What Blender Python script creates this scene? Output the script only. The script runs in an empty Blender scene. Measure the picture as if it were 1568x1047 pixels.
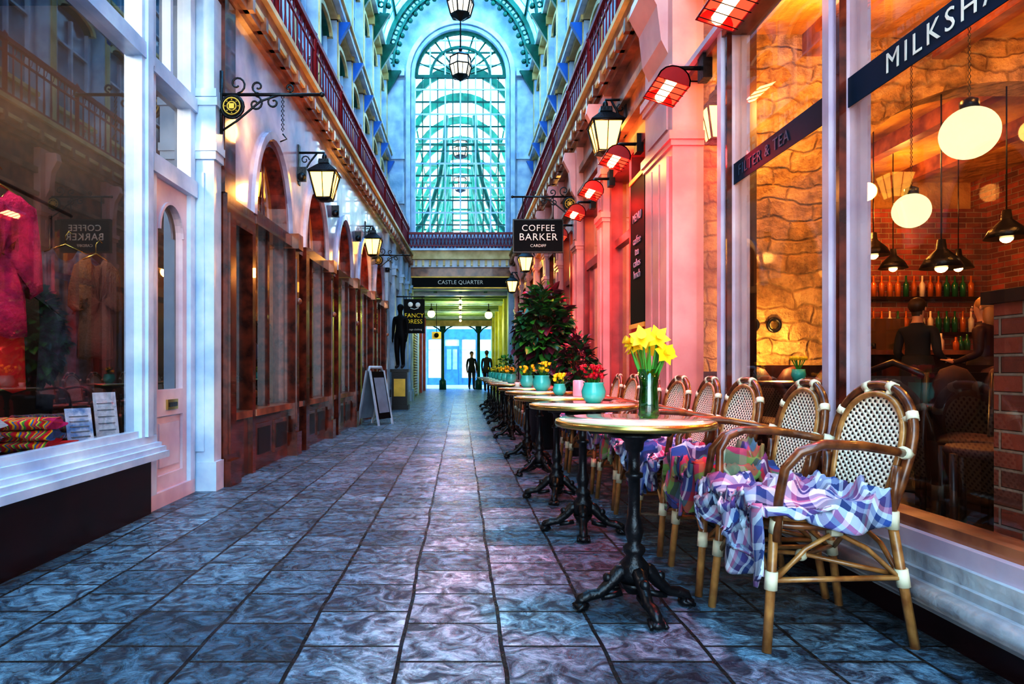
import bpy, bmesh, math, random
from mathutils import Vector, Matrix, noise
random.seed(7)
R=math.radians
S=bpy.context.scene
COL=S.collection
# ---------------------------------------------------------------- materials
def nmat(name):
    m=bpy.data.materials.new(name); m.use_nodes=True
    nt=m.node_tree; nt.nodes.clear()
    o=nt.nodes.new('ShaderNodeOutputMaterial')
    return m,nt,o
def N(nt,t,**k):
    n=nt.nodes.new(t)
    for a,b in k.items(): setattr(n,a,b)
    return n
def mat(name,col,rough=.5,metal=0,col2=None,nscale=4,bump=0,bscale=20,emis=None,es=0,coat=0,spec=.5,detail=6,bd=.02):
    m,nt,o=nmat(name)
    p=N(nt,'ShaderNodeBsdfPrincipled'); nt.links.new(p.outputs[0],o.inputs[0])
    p.inputs['Base Color'].default_value=(*col,1); p.inputs['Roughness'].default_value=rough
    p.inputs['Metallic'].default_value=metal
    p.inputs['Coat Weight'].default_value=coat
    p.inputs['Specular IOR Level'].default_value=spec
    tc=N(nt,'ShaderNodeTexCoord')
    if col2 is None: col2=tuple(min(1,c*.72) for c in col)
    n=N(nt,'ShaderNodeTexNoise'); n.inputs['Scale'].default_value=nscale; n.inputs['Detail'].default_value=detail
    nt.links.new(tc.outputs['Object'],n.inputs['Vector'])
    r=N(nt,'ShaderNodeValToRGB'); r.color_ramp.elements[0].position=.35; r.color_ramp.elements[1].position=.65
    r.color_ramp.elements[0].color=(*col2,1); r.color_ramp.elements[1].color=(*col,1)
    nt.links.new(n.outputs['Fac'],r.inputs[0]); nt.links.new(r.outputs[0],p.inputs['Base Color'])
    if bump:
        n2=N(nt,'ShaderNodeTexNoise'); n2.inputs['Scale'].default_value=bscale; n2.inputs['Detail'].default_value=8
        nt.links.new(tc.outputs['Object'],n2.inputs['Vector'])
        b=N(nt,'ShaderNodeBump'); b.inputs['Strength'].default_value=bump; b.inputs['Distance'].default_value=bd
        nt.links.new(n2.outputs['Fac'],b.inputs['Height']); nt.links.new(b.outputs[0],p.inputs['Normal'])
    if emis:
        p.inputs['Emission Color'].default_value=(*emis,1); p.inputs['Emission Strength'].default_value=es
    return m
def emit(name,col,s):
    m,nt,o=nmat(name)
    e=N(nt,'ShaderNodeEmission'); e.inputs[0].default_value=(*col,1); e.inputs[1].default_value=s
    nt.links.new(e.outputs[0],o.inputs[0]); return m
def glass(name,tint=(.9,.95,1),base=.07,amt=.75,rough=.015):
    m,nt,o=nmat(name)
    t=N(nt,'ShaderNodeBsdfTransparent'); t.inputs[0].default_value=(*tint,1)
    g=N(nt,'ShaderNodeBsdfGlossy'); g.inputs['Roughness'].default_value=rough; g.inputs[0].default_value=(.97,.97,1,1)
    lw=N(nt,'ShaderNodeLayerWeight'); lw.inputs[0].default_value=.5
    pw=N(nt,'ShaderNodeMath',operation='POWER'); pw.inputs[1].default_value=3.2
    ma=N(nt,'ShaderNodeMath',operation='MULTIPLY_ADD'); ma.inputs[1].default_value=amt; ma.inputs[2].default_value=base
    mx=N(nt,'ShaderNodeMixShader')
    nt.links.new(lw.outputs['Facing'],pw.inputs[0]); nt.links.new(pw.outputs[0],ma.inputs[0])
    nt.links.new(ma.outputs[0],mx.inputs[0]); nt.links.new(t.outputs[0],mx.inputs[1]); nt.links.new(g.outputs[0],mx.inputs[2])
    nt.links.new(mx.outputs[0],o.inputs[0]); return m
def floor_mat():
    m,nt,o=nmat('slate_tiles')
    L=nt.links.new
    p=N(nt,'ShaderNodeBsdfPrincipled'); L(p.outputs[0],o.inputs[0])
    tc=N(nt,'ShaderNodeTexCoord'); sp=N(nt,'ShaderNodeSeparateXYZ'); L(tc.outputs['Object'],sp.inputs[0])
    nz=N(nt,'ShaderNodeTexNoise'); nz.inputs['Scale'].default_value=2.2; L(tc.outputs['Object'],nz.inputs['Vector'])
    wob=N(nt,'ShaderNodeMath',operation='MULTIPLY_ADD'); wob.inputs[1].default_value=.03; L(nz.outputs['Fac'],wob.inputs[0])
    add=N(nt,'ShaderNodeMath',operation='ADD'); add.inputs[1].default_value=.181; L(sp.outputs[0],add.inputs[0]); L(add.outputs[0],wob.inputs[2])
    cb=N(nt,'ShaderNodeCombineXYZ'); L(sp.outputs[1],cb.inputs[0]); L(wob.outputs[0],cb.inputs[1])
    br=N(nt,'ShaderNodeTexBrick'); br.offset=.37; br.offset_frequency=2
    br.inputs['Scale'].default_value=1; br.inputs['Brick Width'].default_value=.31; br.inputs['Row Height'].default_value=.333
    br.inputs['Mortar Size'].default_value=.007; br.inputs['Mortar Smooth'].default_value=.25
    br.inputs['Color1'].default_value=(.05,.12,.18,1); br.inputs['Color2'].default_value=(.17,.29,.38,1); br.inputs['Mortar'].default_value=(.002,.004,.008,1)
    L(cb.outputs[0],br.inputs['Vector'])
    # fine cleft-slate veining: stretched distorted noise
    n1=N(nt,'ShaderNodeTexNoise'); n1.inputs['Scale'].default_value=10; n1.inputs['Detail'].default_value=15; n1.inputs['Roughness'].default_value=.7; n1.inputs['Distortion'].default_value=1.4
    L(tc.outputs['Object'],n1.inputs['Vector'])
    r=N(nt,'ShaderNodeValToRGB'); e=r.color_ramp.elements; e[0].position=.42; e[0].color=(.16,.2,.26,1); e[1].position=.6; e[1].color=(2.0,1.9,1.8,1)
    L(n1.outputs['Fac'],r.inputs[0])
    mx=N(nt,'ShaderNodeMix',data_type='RGBA',blend_type='MULTIPLY'); mx.inputs[0].default_value=1
    L(br.outputs['Color'],mx.inputs[6]); L(r.outputs[0],mx.inputs[7])
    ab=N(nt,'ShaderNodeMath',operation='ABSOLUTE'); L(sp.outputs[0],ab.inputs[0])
    mr=N(nt,'ShaderNodeMapRange'); mr.inputs[1].default_value=.14; mr.inputs[2].default_value=.45; mr.inputs[3].default_value=.85; mr.inputs[4].default_value=0  # middle strip lightened in the colour: wear plus reflected far light
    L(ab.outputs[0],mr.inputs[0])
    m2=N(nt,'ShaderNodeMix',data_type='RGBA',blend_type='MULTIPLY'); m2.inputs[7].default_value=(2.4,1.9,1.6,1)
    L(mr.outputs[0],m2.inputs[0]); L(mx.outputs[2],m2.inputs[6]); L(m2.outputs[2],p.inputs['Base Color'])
    rr=N(nt,'ShaderNodeMapRange'); rr.inputs[1].default_value=.4; rr.inputs[2].default_value=.62; rr.inputs[3].default_value=.36; rr.inputs[4].default_value=.12
    L(n1.outputs['Fac'],rr.inputs[0]); L(rr.outputs[0],p.inputs['Roughness'])
    n3=N(nt,'ShaderNodeTexNoise'); n3.inputs['Scale'].default_value=24; n3.inputs['Detail'].default_value=9; n3.inputs['Distortion'].default_value=.8; L(tc.outputs['Object'],n3.inputs['Vector'])
    h=N(nt,'ShaderNodeMath',operation='MULTIPLY_ADD'); h.inputs[1].default_value=-1.3; L(br.outputs['Fac'],h.inputs[0]); 
    h2=N(nt,'ShaderNodeMath',operation='ADD'); L(n3.outputs['Fac'],h2.inputs[0]); L(n1.outputs['Fac'],h2.inputs[1]); L(h2.outputs[0],h.inputs[2])
    b=N(nt,'ShaderNodeBump'); b.inputs['Strength'].default_value=1; b.inputs['Distance'].default_value=.034
    L(h.outputs[0],b.inputs['Height']); L(b.outputs[0],p.inputs['Normal'])
    p.inputs['Specular IOR Level'].default_value=1
    return m
def brick_mat(name,c1,c2,mort,w=.22,h=.075,bump=.6,ms=.008,rough=.8,dist=.0,bd=.03,nmix=0):
    m,nt,o=nmat(name); L=nt.links.new
    p=N(nt,'ShaderNodeBsdfPrincipled'); L(p.outputs[0],o.inputs[0]); p.inputs['Roughness'].default_value=rough
    tc=N(nt,'ShaderNodeTexCoord'); sp=N(nt,'ShaderNodeSeparateXYZ'); L(tc.outputs['Object'],sp.inputs[0])
    ad=N(nt,'ShaderNodeMath',operation='ADD'); L(sp.outputs[0],ad.inputs[0]); L(sp.outputs[1],ad.inputs[1])
    cb=N(nt,'ShaderNodeCombineXYZ'); L(ad.outputs[0],cb.inputs[0]); L(sp.outputs[2],cb.inputs[1])
    nz=N(nt,'ShaderNodeTexNoise'); nz.inputs['Scale'].default_value=4; L(tc.outputs['Object'],nz.inputs['Vector'])
    vm=N(nt,'ShaderNodeVectorMath',operation='MULTIPLY_ADD'); vm.inputs[1].default_value=(dist,dist,0)
    L(nz.outputs['Color'],vm.inputs[0]); L(cb.outputs[0],vm.inputs[2])
    br=N(nt,'ShaderNodeTexBrick'); br.inputs['Scale'].default_value=1; br.inputs['Brick Width'].default_value=w; br.inputs['Row Height'].default_value=h
    br.inputs['Mortar Size'].default_value=ms; br.inputs['Mortar Smooth'].default_value=1 if dist else .5
    br.inputs['Color1'].default_value=(*c1,1); br.inputs['Color2'].default_value=(*c2,1); br.inputs['Mortar'].default_value=(*mort,1)
    L(vm.outputs[0],br.inputs['Vector'])
    n3=N(nt,'ShaderNodeTexNoise'); n3.inputs['Scale'].default_value=5; n3.inputs['Detail'].default_value=12; n3.inputs['Roughness'].default_value=.65; L(tc.outputs['Object'],n3.inputs['Vector'])
    rp=N(nt,'ShaderNodeValToRGB'); rp.color_ramp.elements[0].position=.35; rp.color_ramp.elements[0].color=(.45,.42,.38,1); rp.color_ramp.elements[1].position=.6; rp.color_ramp.elements[1].color=(1.15,1.15,1.15,1)
    L(n3.outputs['Fac'],rp.inputs[0]); mm=N(nt,'ShaderNodeMix',data_type='RGBA',blend_type='MULTIPLY'); mm.inputs[0].default_value=nmix; L(br.outputs['Color'],mm.inputs[6]); L(rp.outputs[0],mm.inputs[7]); L(mm.outputs[2],p.inputs['Base Color'])
    h_=N(nt,'ShaderNodeMath',operation='MULTIPLY_ADD'); h_.inputs[1].default_value=-.16 if dist else -.7; L(br.outputs['Fac'],h_.inputs[0]); L(n3.outputs['Fac'],h_.inputs[2])
    b=N(nt,'ShaderNodeBump'); b.inputs['Strength'].default_value=bump; b.inputs['Distance'].default_value=bd
    L(h_.outputs[0],b.inputs['Height']); L(b.outputs[0],p.inputs['Normal'])
    return m
def weave_mat():
    m,nt,o=nmat('woven_rattan'); L=nt.links.new
    p=N(nt,'ShaderNodeBsdfPrincipled'); L(p.outputs[0],o.inputs[0]); p.inputs['Roughness'].default_value=.5
    tc=N(nt,'ShaderNodeTexCoord'); sp=N(nt,'ShaderNodeSeparateXYZ'); L(tc.outputs['Object'],sp.inputs[0])
    def sn(out,s,ph=0):
        a=N(nt,'ShaderNodeMath',operation='MULTIPLY_ADD'); a.inputs[1].default_value=s; a.inputs[2].default_value=ph; L(out,a.inputs[0])
        b=N(nt,'ShaderNodeMath',operation='SINE'); L(a.outputs[0],b.inputs[0]); return b.outputs[0]
    xz=N(nt,'ShaderNodeMath',operation='ADD'); L(sp.outputs[0],xz.inputs[0]); L(sp.outputs[2],xz.inputs[1])
    mu=N(nt,'ShaderNodeMath',operation='MULTIPLY'); L(sn(sp.outputs[1],210),mu.inputs[0]); L(sn(xz.outputs[0],210),mu.inputs[1])
    r=N(nt,'ShaderNodeValToRGB'); r.color_ramp.interpolation='LINEAR'; e=r.color_ramp.elements
    e[0].position=.26; e[0].color=(.9,.8,.62,1); e[1].position=.38; e[1].color=(.03,.014,.012,1)
    L(mu.outputs[0],r.inputs[0]); L(r.outputs[0],p.inputs['Base Color'])
    b=N(nt,'ShaderNodeBump'); b.inputs['Strength'].default_value=.6; b.inputs['Distance'].default_value=.004; b.invert=True
    L(mu.outputs[0],b.inputs['Height']); L(b.outputs[0],p.inputs['Normal'])
    return m
def plaid_mat(name,bands,dens=1,mixf=.25):
    m,nt,o=nmat(name); L=nt.links.new
    p=N(nt,'ShaderNodeBsdfPrincipled'); L(p.outputs[0],o.inputs[0]); p.inputs['Roughness'].default_value=.95
    uv=N(nt,'ShaderNodeUVMap'); uv.uv_map='UVMap'; sp=N(nt,'ShaderNodeSeparateXYZ'); L(uv.outputs[0],sp.inputs[0])
    outs=[]
    for ax in (0,1):
        a=N(nt,'ShaderNodeMath',operation='MULTIPLY'); a.inputs[1].default_value=dens*(2.3 if ax==0 else 3.1); L(sp.outputs[ax],a.inputs[0])
        f=N(nt,'ShaderNodeMath',operation='FRACT'); L(a.outputs[0],f.inputs[0])
        r=N(nt,'ShaderNodeValToRGB'); r.color_ramp.interpolation='CONSTANT'
        el=r.color_ramp.elements
        while len(el)<len(bands): el.new(.5)
        for e,(ps,c) in zip(el,bands): e.position=ps; e.color=(*c,1)
        L(f.outputs[0],r.inputs[0]); outs.append(r.outputs[0])
    mx=N(nt,'ShaderNodeMix',data_type='RGBA'); mx.inputs[0].default_value=mixf
    L(outs[1],mx.inputs[6]); L(outs[0],mx.inputs[7]); L(mx.outputs[2],p.inputs['Base Color'])
    n=N(nt,'ShaderNodeTexNoise'); n.inputs['Scale'].default_value=160; b=N(nt,'ShaderNodeBump'); b.inputs['Strength'].default_value=.4; b.inputs['Distance'].default_value=.004
    L(n.outputs['Fac'],b.inputs['Height']); L(b.outputs[0],p.inputs['Normal'])
    return m

M_floor=floor_mat()
white=mat('white_gloss_paint',(.66,.75,.84),.25,col2=(.40,.51,.66),nscale=3)
whitep=mat('pinkish_white_paint',(.70,.57,.6),.3,col2=(.5,.38,.45),nscale=3)
plaster=mat('lilac_plaster',(.56,.49,.58),.2,col2=(.25,.25,.37),nscale=2.2,coat=.4)
stonew=mat('pale_blue_stone',(.55,.66,.76),.55,col2=(.28,.42,.55),nscale=2.5,bump=.5)
wood=mat('reddish_brown_wood',(.2,.036,.016),.2,col2=(.05,.01,.007),nscale=8,coat=.6)
woodl=mat('brown_cornice_wood',(.43,.17,.085),.28,col2=(.15,.05,.03),nscale=5,coat=.3)
tan=mat('tan_painted_cornice',(.5,.26,.16),.4,col2=(.2,.1,.06),nscale=4)
cream=mat('cream_gold_moulding',(.85,.66,.33),.4,col2=(.55,.38,.15),nscale=3)
burg=mat('burgundy_base_panel',(.03,.006,.010),.25,col2=(.014,.004,.006))
black=mat('black_cast_iron',(.008,.009,.012),.3,col2=(.004,.004,.006),bump=.2,bscale=60)
maroon=mat('maroon_rail_paint',(.3,.012,.035),.35)
teal=mat('green_iron_paint',(.0,.16,.105),.35,col2=(0,.08,.055))
tealw=mat('pale_green_iron_paint',(.1,.38,.3),.4)
stone=brick_mat('warm_rough_stone',(.78,.52,.25),(.6,.37,.16),(.5,.32,.14),w=.34,h=.14,bump=1,ms=.02,dist=.2,bd=.2,nmix=1)
brick=brick_mat('red_brick',(.4,.10,.05),(.17,.05,.03),(.35,.27,.2),bump=.9,bd=.03,nmix=.5)
ochre=mat('ochre_plaster',(.66,.38,.11),.7,col2=(.3,.15,.04),nscale=1.6,bump=.8,bscale=4,bd=.1)
dark=mat('dark_interior',(.02,.012,.014),.6)
darkw=mat('dark_wainscot_wood',(.03,.009,.008),.35)
darkf=mat('dark_cafe_floor',(.018,.009,.009),.3)
redw=mat('red_lit_and_painted_wood',(.5,.08,.07),.3,col2=(.26,.035,.035))  # paint on the passage posts, heater light coloured into the right-hand frames
pinkw=mat('pink_stone_pilaster',(.78,.42,.38),.35,col2=(.58,.26,.25),nscale=2)
sillst=mat('pale_stone_sill',(.55,.54,.53),.35,col2=(.28,.28,.3),nscale=6,bump=.3)
G_clear=glass('window_glass',(.95,.95,.95),.06,.55)
G_dark=glass('shop_glass',(.88,.92,.95),.11,.75)
G_roof=glass('roof_glass',(.55,.82,1),.03,.3,.1)
G_upper=mat('upper_window_pane',(.02,.12,.22),.06,col2=(.12,.38,.52),nscale=1.5)
bluep=mat('blue_bracket_paint',(.03,.2,.6),.35)
cane=mat('brown_cane',(.27,.095,.026),.28,col2=(.1,.03,.01),nscale=18,coat=.5)
canel=mat('honey_cane',(.52,.26,.085),.3,col2=(.28,.11,.03),nscale=18,coat=.4)
bind=mat('cream_binding',(.85,.74,.52),.5)
weave=weave_mat()
brass=mat('brass_rim',(.55,.4,.14),.25,metal=.9)
ttop=mat('table_top_laminate',(.66,.62,.5),.1,col2=(.4,.44,.36),nscale=7,coat=.6)
tealpot=mat('turquoise_ceramic',(.08,.6,.5),.2,col2=(.05,.45,.38),coat=.5)
leafg=mat('dark_green_leaf',(.035,.16,.05),.3,col2=(.012,.06,.02))
leafr=mat('burgundy_leaf',(.2,.03,.06),.3,col2=(.07,.01,.025))
leafl=mat('fresh_green_leaf',(.1,.38,.05),.4)
yellow=mat('daffodil_yellow',(1,.8,.03),.5,col2=(.95,.62,.01),nscale=20)
orange=mat('daffodil_trumpet',(1,.5,.01),.5)
redfl=mat('red_flower',(.7,.01,.04),.5)
gvase=glass('green_vase_glass',(.25,.68,.15),.12,.6)
gold=mat('gold_lettering',(.85,.55,.1),.35,metal=.2)
cream2=mat('cream_lettering',(.9,.85,.72),.5)
greyl=mat('faded_lettering',(.3,.36,.42),.5)
signb=mat('black_sign_board',(.006,.006,.008),.6,spec=.15)
E_lan=emit('lantern_glow',(1,.55,.13),3.2)
E_lanw=emit('pendant_glow',(1,.9,.7),1.3)
E_globe=emit('globe_glow',(1,.79,.42),.92)
E_heat=emit('heater_element',(1,.42,.2),9)
E_refl=emit('heater_reflector_glow',(1,.1,.05),1.2)
E_spot=emit('warm_bulb',(1,.66,.3),5)
E_yel=emit('yellow_lamp',(.95,1,.35),2.5)
skin=mat('skin',(.62,.36,.25),.5); clothd=mat('dark_cloth',(.015,.017,.025),.8); cloth2=mat('maroon_cloth',(.05,.008,.012),.6)
jean=mat('denim',(.03,.05,.11),.8); hairb=mat('brown_hair',(.05,.025,.012),.5); hairy=mat('blond_hair',(.5,.28,.1),.5)
# ---------------------------------------------------------------- mesh builder
class MB:
    def __init__(s): s.v=[];s.f=[];s.m=[];s.s=[];s.mats=[];s.T=None
    def mi(s,m):
        if m not in s.mats: s.mats.append(m)
        return s.mats.index(m)
    def av(s,p):
        p=Vector(p)
        if s.T is not None: p=s.T@p
        s.v.append(p); return len(s.v)-1
    def face(s,ids,m,sm=False): s.f.append(ids); s.m.append(s.mi(m)); s.s.append(sm)
    def poly(s,pts,m,sm=False): s.face([s.av(p) for p in pts],m,sm)
    def prism(s,a,b,m,sm=False):
        ia=[s.av(p) for p in a]; ib=[s.av(p) for p in b]; n=len(a)
        s.face(ia[::-1],m); s.face(ib,m)
        for i in range(n): s.face([ia[i],ia[(i+1)%n],ib[(i+1)%n],ib[i]],m,sm)
    def box(s,x0,x1,y0,y1,z0,z1,m):
        s.prism([(x0,y0,z0),(x1,y0,z0),(x1,y1,z0),(x0,y1,z0)],[(x0,y0,z1),(x1,y0,z1),(x1,y1,z1),(x0,y1,z1)],m)
    def tube(s,pts,r,m,seg=8,closed=False,cap=True):
        pts=[Vector(p) for p in pts]; n=len(pts)
        rs=r if isinstance(r,(list,tuple)) else [r]*n
        t0=(pts[1]-pts[0]).normalized()
        up=Vector((0,0,1)) if abs(t0.z)<.9 else Vector((1,0,0))
        nn=(up-t0*up.dot(t0)).normalized(); rings=[]
        for i in range(n):
            if closed: t=(pts[(i+1)%n]-pts[i-1])
            elif i==0: t=pts[1]-pts[0]
            elif i==n-1: t=pts[-1]-pts[-2]
            else: t=(pts[i+1]-pts[i-1])
            if t.length<1e-9: t=t0
            t=t.normalized(); nn=nn-t*nn.dot(t)
            if nn.length<1e-6: nn=t.orthogonal()
            nn.normalize(); bb=t.cross(nn)
            rings.append([s.av(pts[i]+(nn*math.cos(2*math.pi*k/seg)+bb*math.sin(2*math.pi*k/seg))*rs[i]) for k in range(seg)])
        for i in range(n if closed else n-1):
            A=rings[i];B=rings[(i+1)%n]
            for k in range(seg): s.face([A[k],A[(k+1)%seg],B[(k+1)%seg],B[k]],m,True)
        if cap and not closed: s.face(rings[0][::-1],m); s.face(rings[-1],m)
    def lathe(s,prof,c,m,seg=16,sm=True):
        c=Vector(c); rings=[]
        for r,z in prof: rings.append([s.av(c+Vector((r*math.cos(2*math.pi*k/seg),r*math.sin(2*math.pi*k/seg),z))) for k in range(seg)])
        for A,B in zip(rings,rings[1:]):
            for k in range(seg): s.face([A[k],A[(k+1)%seg],B[(k+1)%seg],B[k]],m,sm)
        s.face(rings[0][::-1],m); s.face(rings[-1],m)
    def sphere(s,c,r,m,sc=(1,1,1),seg=14,rg=9):
        c=Vector(c); rings=[]
        for j in range(1,rg):
            a=math.pi*j/rg
            rings.append([s.av(c+Vector((r*sc[0]*math.sin(a)*math.cos(2*math.pi*k/seg),r*sc[1]*math.sin(a)*math.sin(2*math.pi*k/seg),r*sc[2]*math.cos(a)))) for k in range(seg)])
        for A,B in zip(rings,rings[1:]):
            for k in range(seg): s.face([A[k],B[k],B[(k+1)%seg],A[(k+1)%seg]],m,True)
        t=s.av(c+Vector((0,0,r*sc[2]))); b=s.av(c-Vector((0,0,r*sc[2])))
        for k in range(seg): s.face([t,rings[0][k],rings[0][(k+1)%seg]],m,True); s.face([b,rings[-1][(k+1)%seg],rings[-1][k]],m,True)
    def obj(s,name,loc=(0,0,0),rz=0,parent=None,fix=True):
        me=bpy.data.meshes.new(name); me.from_pydata([tuple(p) for p in s.v],[],s.f)
        for m in s.mats: me.materials.append(m)
        me.polygons.foreach_set('material_index',s.m); me.polygons.foreach_set('use_smooth',s.s)
        if fix:
            bm=bmesh.new(); bm.from_mesh(me); bmesh.ops.recalc_face_normals(bm,faces=bm.faces); bm.to_mesh(me); bm.free()
        me.update()
        o=bpy.data.objects.new(name,me); COL.objects.link(o); o.location=loc; o.rotation_euler=(0,0,rz)
        if parent: o.parent=parent
        return o
def text(body,loc,rot,size,m,parent=None,ext=.003,name='lettering',al='CENTER',sp=1):
    c=bpy.data.curves.new(name,'FONT'); c.body=body; c.size=size; c.extrude=ext; c.align_x=al; c.align_y='CENTER'; c.resolution_u=3; c.space_character=sp
    c.materials.append(m)
    o=bpy.data.objects.new(name,c); COL.objects.link(o); o.location=loc; o.rotation_euler=rot
    if parent: 
        o.parent=parent; o.matrix_parent_inverse=parent.matrix_basis.inverted()
    return o
RX=(R(90),0,0); RRIGHT=(R(90),0,R(-90)); RLEFT=(R(90),0,R(90))
def area(name,loc,size,power,col,rot=(0,0,0),sy=None,spread=180):
    l=bpy.data.lights.new(name,'AREA'); l.energy=power; l.color=col; l.size=size; l.spread=R(spread)
    if sy: l.shape='RECTANGLE'; l.size_y=sy
    o=bpy.data.objects.new(name,l); COL.objects.link(o); o.location=loc; o.rotation_euler=rot; return o
def point(name,loc,power,col,r=.08):
    l=bpy.data.lights.new(name,'POINT'); l.energy=power; l.color=col; l.shadow_soft_size=r
    o=bpy.data.objects.new(name,l); COL.objects.link(o); o.location=loc; return o
def archwall(b,F,u0,u1,zs,rise,ztop,t0,t1,m,n=14,ua=None,ub=None):
    ua=u0 if ua is None else ua; ub=u1 if ub is None else ub
    c=(u0+u1)/2; h=(u1-u0)/2
    P=[(c-h*math.cos(math.pi*i/n),zs+rise*math.sin(math.pi*i/n)) for i in range(n+1)]
    for (a,za),(d,zd) in zip(P,P[1:]):
        b.prism([F(a,za,t0),F(d,zd,t0),F(d,ztop,t0),F(a,ztop,t0)],[F(a,za,t1),F(d,zd,t1),F(d,ztop,t1),F(a,ztop,t1)],m)
    if ua<u0: b.prism([F(ua,zs,t0),F(u0,zs,t0),F(u0,ztop,t0),F(ua,ztop,t0)],[F(ua,zs,t1),F(u0,zs,t1),F(u0,ztop,t1),F(ua,ztop,t1)],m)
    if ub>u1: b.prism([F(u1,zs,t0),F(ub,zs,t0),F(ub,ztop,t0),F(u1,ztop,t0)],[F(u1,zs,t1),F(ub,zs,t1),F(ub,ztop,t1),F(u1,ztop,t1)],m)
def archband(b,F,u0,u1,zs,rise,w,t0,t1,m,n=16):
    c=(u0+u1)/2; h=(u1-u0)/2
    for i in range(n):
        q=[]
        for k in (i,i+1):
            a=math.pi*k/n
            q.append((c-h*math.cos(a),zs+rise*math.sin(a))); q.append((c-(h-w)*math.cos(a),zs+(rise-w)*math.sin(a)))
        o=[q[0],q[1],q[3],q[2]]
        b.prism([F(u,z,t0) for u,z in o],[F(u,z,t1) for u,z in o],m)
def fbox(b,F,u0,u1,z0,z1,t0,t1,m):
    b.prism([F(u0,z0,t0),F(u1,z0,t0),F(u1,z1,t0),F(u0,z1,t0)],[F(u0,z0,t1),F(u1,z0,t1),F(u1,z1,t1),F(u0,z1,t1)],m)
# ================================================================ FLOOR
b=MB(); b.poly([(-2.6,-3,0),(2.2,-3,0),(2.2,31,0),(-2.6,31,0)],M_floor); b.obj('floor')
pav=mat('street_paving',(.35,.42,.5),.5)
b=MB(); b.poly([(-25,31,-.01),(25,31,-.01),(25,39,-.01),(-25,39,-.01)],pav); b.obj('street_ground')
# ================================================================ LEFT NEAR SHOP
b=MB()
b.box(-2.35,-1.97,-2.5,4.16,0,.36,burg)
for (x0,x1,z0,z1) in ((-2.3,-1.87,.36,.40),(-2.3,-1.89,.40,.43),(-2.3,-1.92,.43,.455),(-2.3,-1.95,.455,.5)): b.box(x0,x1,-2.5,4.2,z0,z1,white)
for y in (-2.4,.9,4.0):
    b.box(-2.06,-1.95,y,y+.15,.5,3.75,white); b.box(-2.04,-1.93,y+.04,y+.11,.5,3.7,white)
b.box(-2.05,-1.94,-2.5,4.15,2.84,2.94,white); b.box(-2.05,-1.96,-2.5,4.15,3.3,3.34,white)
b.box(-2.02,-1.97,-2.3,4.0,.5,.54,white)
for (x1,z0,z1,m) in ((-1.9,3.72,3.85,white),(-1.85,3.85,3.95,woodl),(-1.78,3.95,4.08,woodl),(-1.74,4.08,4.2,tan)): b.box(-2.4,x1,-2.5,5.08,z0,z1,m)
b.obj('shopfront_left_near')
b=MB(); b.poly([(-2.0,-2.5,.5),(-2.0,4.05,.5),(-2.0,4.05,3.72),(-2.0,-2.5,3.72)],G_dark); b.obj('window_1',fix=False)
F=lambda u,z,t:(-2.04+t,u,z)
b=MB()
fbox(b,F,4.2,4.9,0,.1,-.05,.05,whitep)
fbox(b,F,4.2,4.28,.1,2.25,-.05,.05,white); fbox(b,F,4.82,4.9,.1,2.25,-.05,.05,white)
fbox(b,F,4.28,4.36,.1,2.2,-.03,.02,whitep); fbox(b,F,4.75,4.82,.1,2.2,-.03,.02,whitep)
fbox(b,F,4.36,4.75,.1,.2,-.03,.02,whitep); fbox(b,F,4.36,4.75,.6,.78,-.03,.02,whitep); fbox(b,F,4.36,4.75,.2,.6,-.03,0,whitep)
fbox(b,F,4.4,4.71,.25,.55,-.03,.012,whitep)
archwall(b,F,4.36,4.75,1.86,.22,2.2,-.03,.02,whitep)
archband(b,F,4.36,4.75,1.86,.22,.02,.02,.035,whitep)
fbox(b,F,4.2,4.9,2.2,2.32,-.05,.07,white)
fbox(b,F,4.48,4.64,.64,.71,.02,.035,brass); fbox(b,F,4.5,4.62,.66,.69,.035,.04,black)
fbox(b,F,4.2,4.9,2.84,2.94,-.05,.07,white); fbox(b,F,4.2,4.27,2.3,3.75,-.05,.05,white); fbox(b,F,4.82,4.9,2.3,3.75,-.05,.05,white); fbox(b,F,4.53,4.57,2.94,3.7,-.03,.03,white)
b.obj('door_1')
b=MB(); b.poly([F(4.36,.78,-.01),F(4.75,.78,-.01),F(4.75,2.1,-.01),F(4.36,2.1,-.01)],G_dark); b.poly([F(4.27,2.32,-.01),F(4.82,2.32,-.01),F(4.82,3.72,-.01),F(4.27,3.72,-.01)],G_dark); b.obj('window_2',fix=False)
b=MB()
b.box(-2.12,-1.84,4.92,5.08,0,.22,white); b.box(-2.1,-1.86,4.93,5.08,.22,3.75,white); b.box(-2.02,-1.93,4.915,4.93,.3,2.4,white)
for i,(w,z) in enumerate(((.02,2.5),(.03,2.56),(.035,2.9),(.025,2.97))): b.box(-2.1-w*.3,-1.86+w,4.93-w,5.08,z,z+.06,white)
b.box(-2.0,-1.84,4.91,5.08,2.6,2.9,white)
b.obj('trim_1')
shopback=mat('shop_back_wall',(.08,.055,.045),.6,col2=(.015,.015,.02),nscale=1.5)
b=MB()
b.box(-4.6,-4.5,-2.5,5.1,0,3.7,shopback); b.box(-4.5,-2.07,5.0,5.1,0,3.7,shopback); b.box(-4.5,-2.07,-2.6,-2.5,0,3.7,dark)
b.box(-4.5,-2.07,-2.5,5.05,3.7,3.8,dark); b.box(-4.5,-2.12,-2.5,5.0,0,.02,dark)
b.obj('wall_left_shop_interior')
b=MB(); dispw=mat('display_platform',(.10,.045,.03),.5); b.box(-2.9,-2.07,-2.3,3.95,.36,.5,dispw); b.obj('display_platform')
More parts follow.
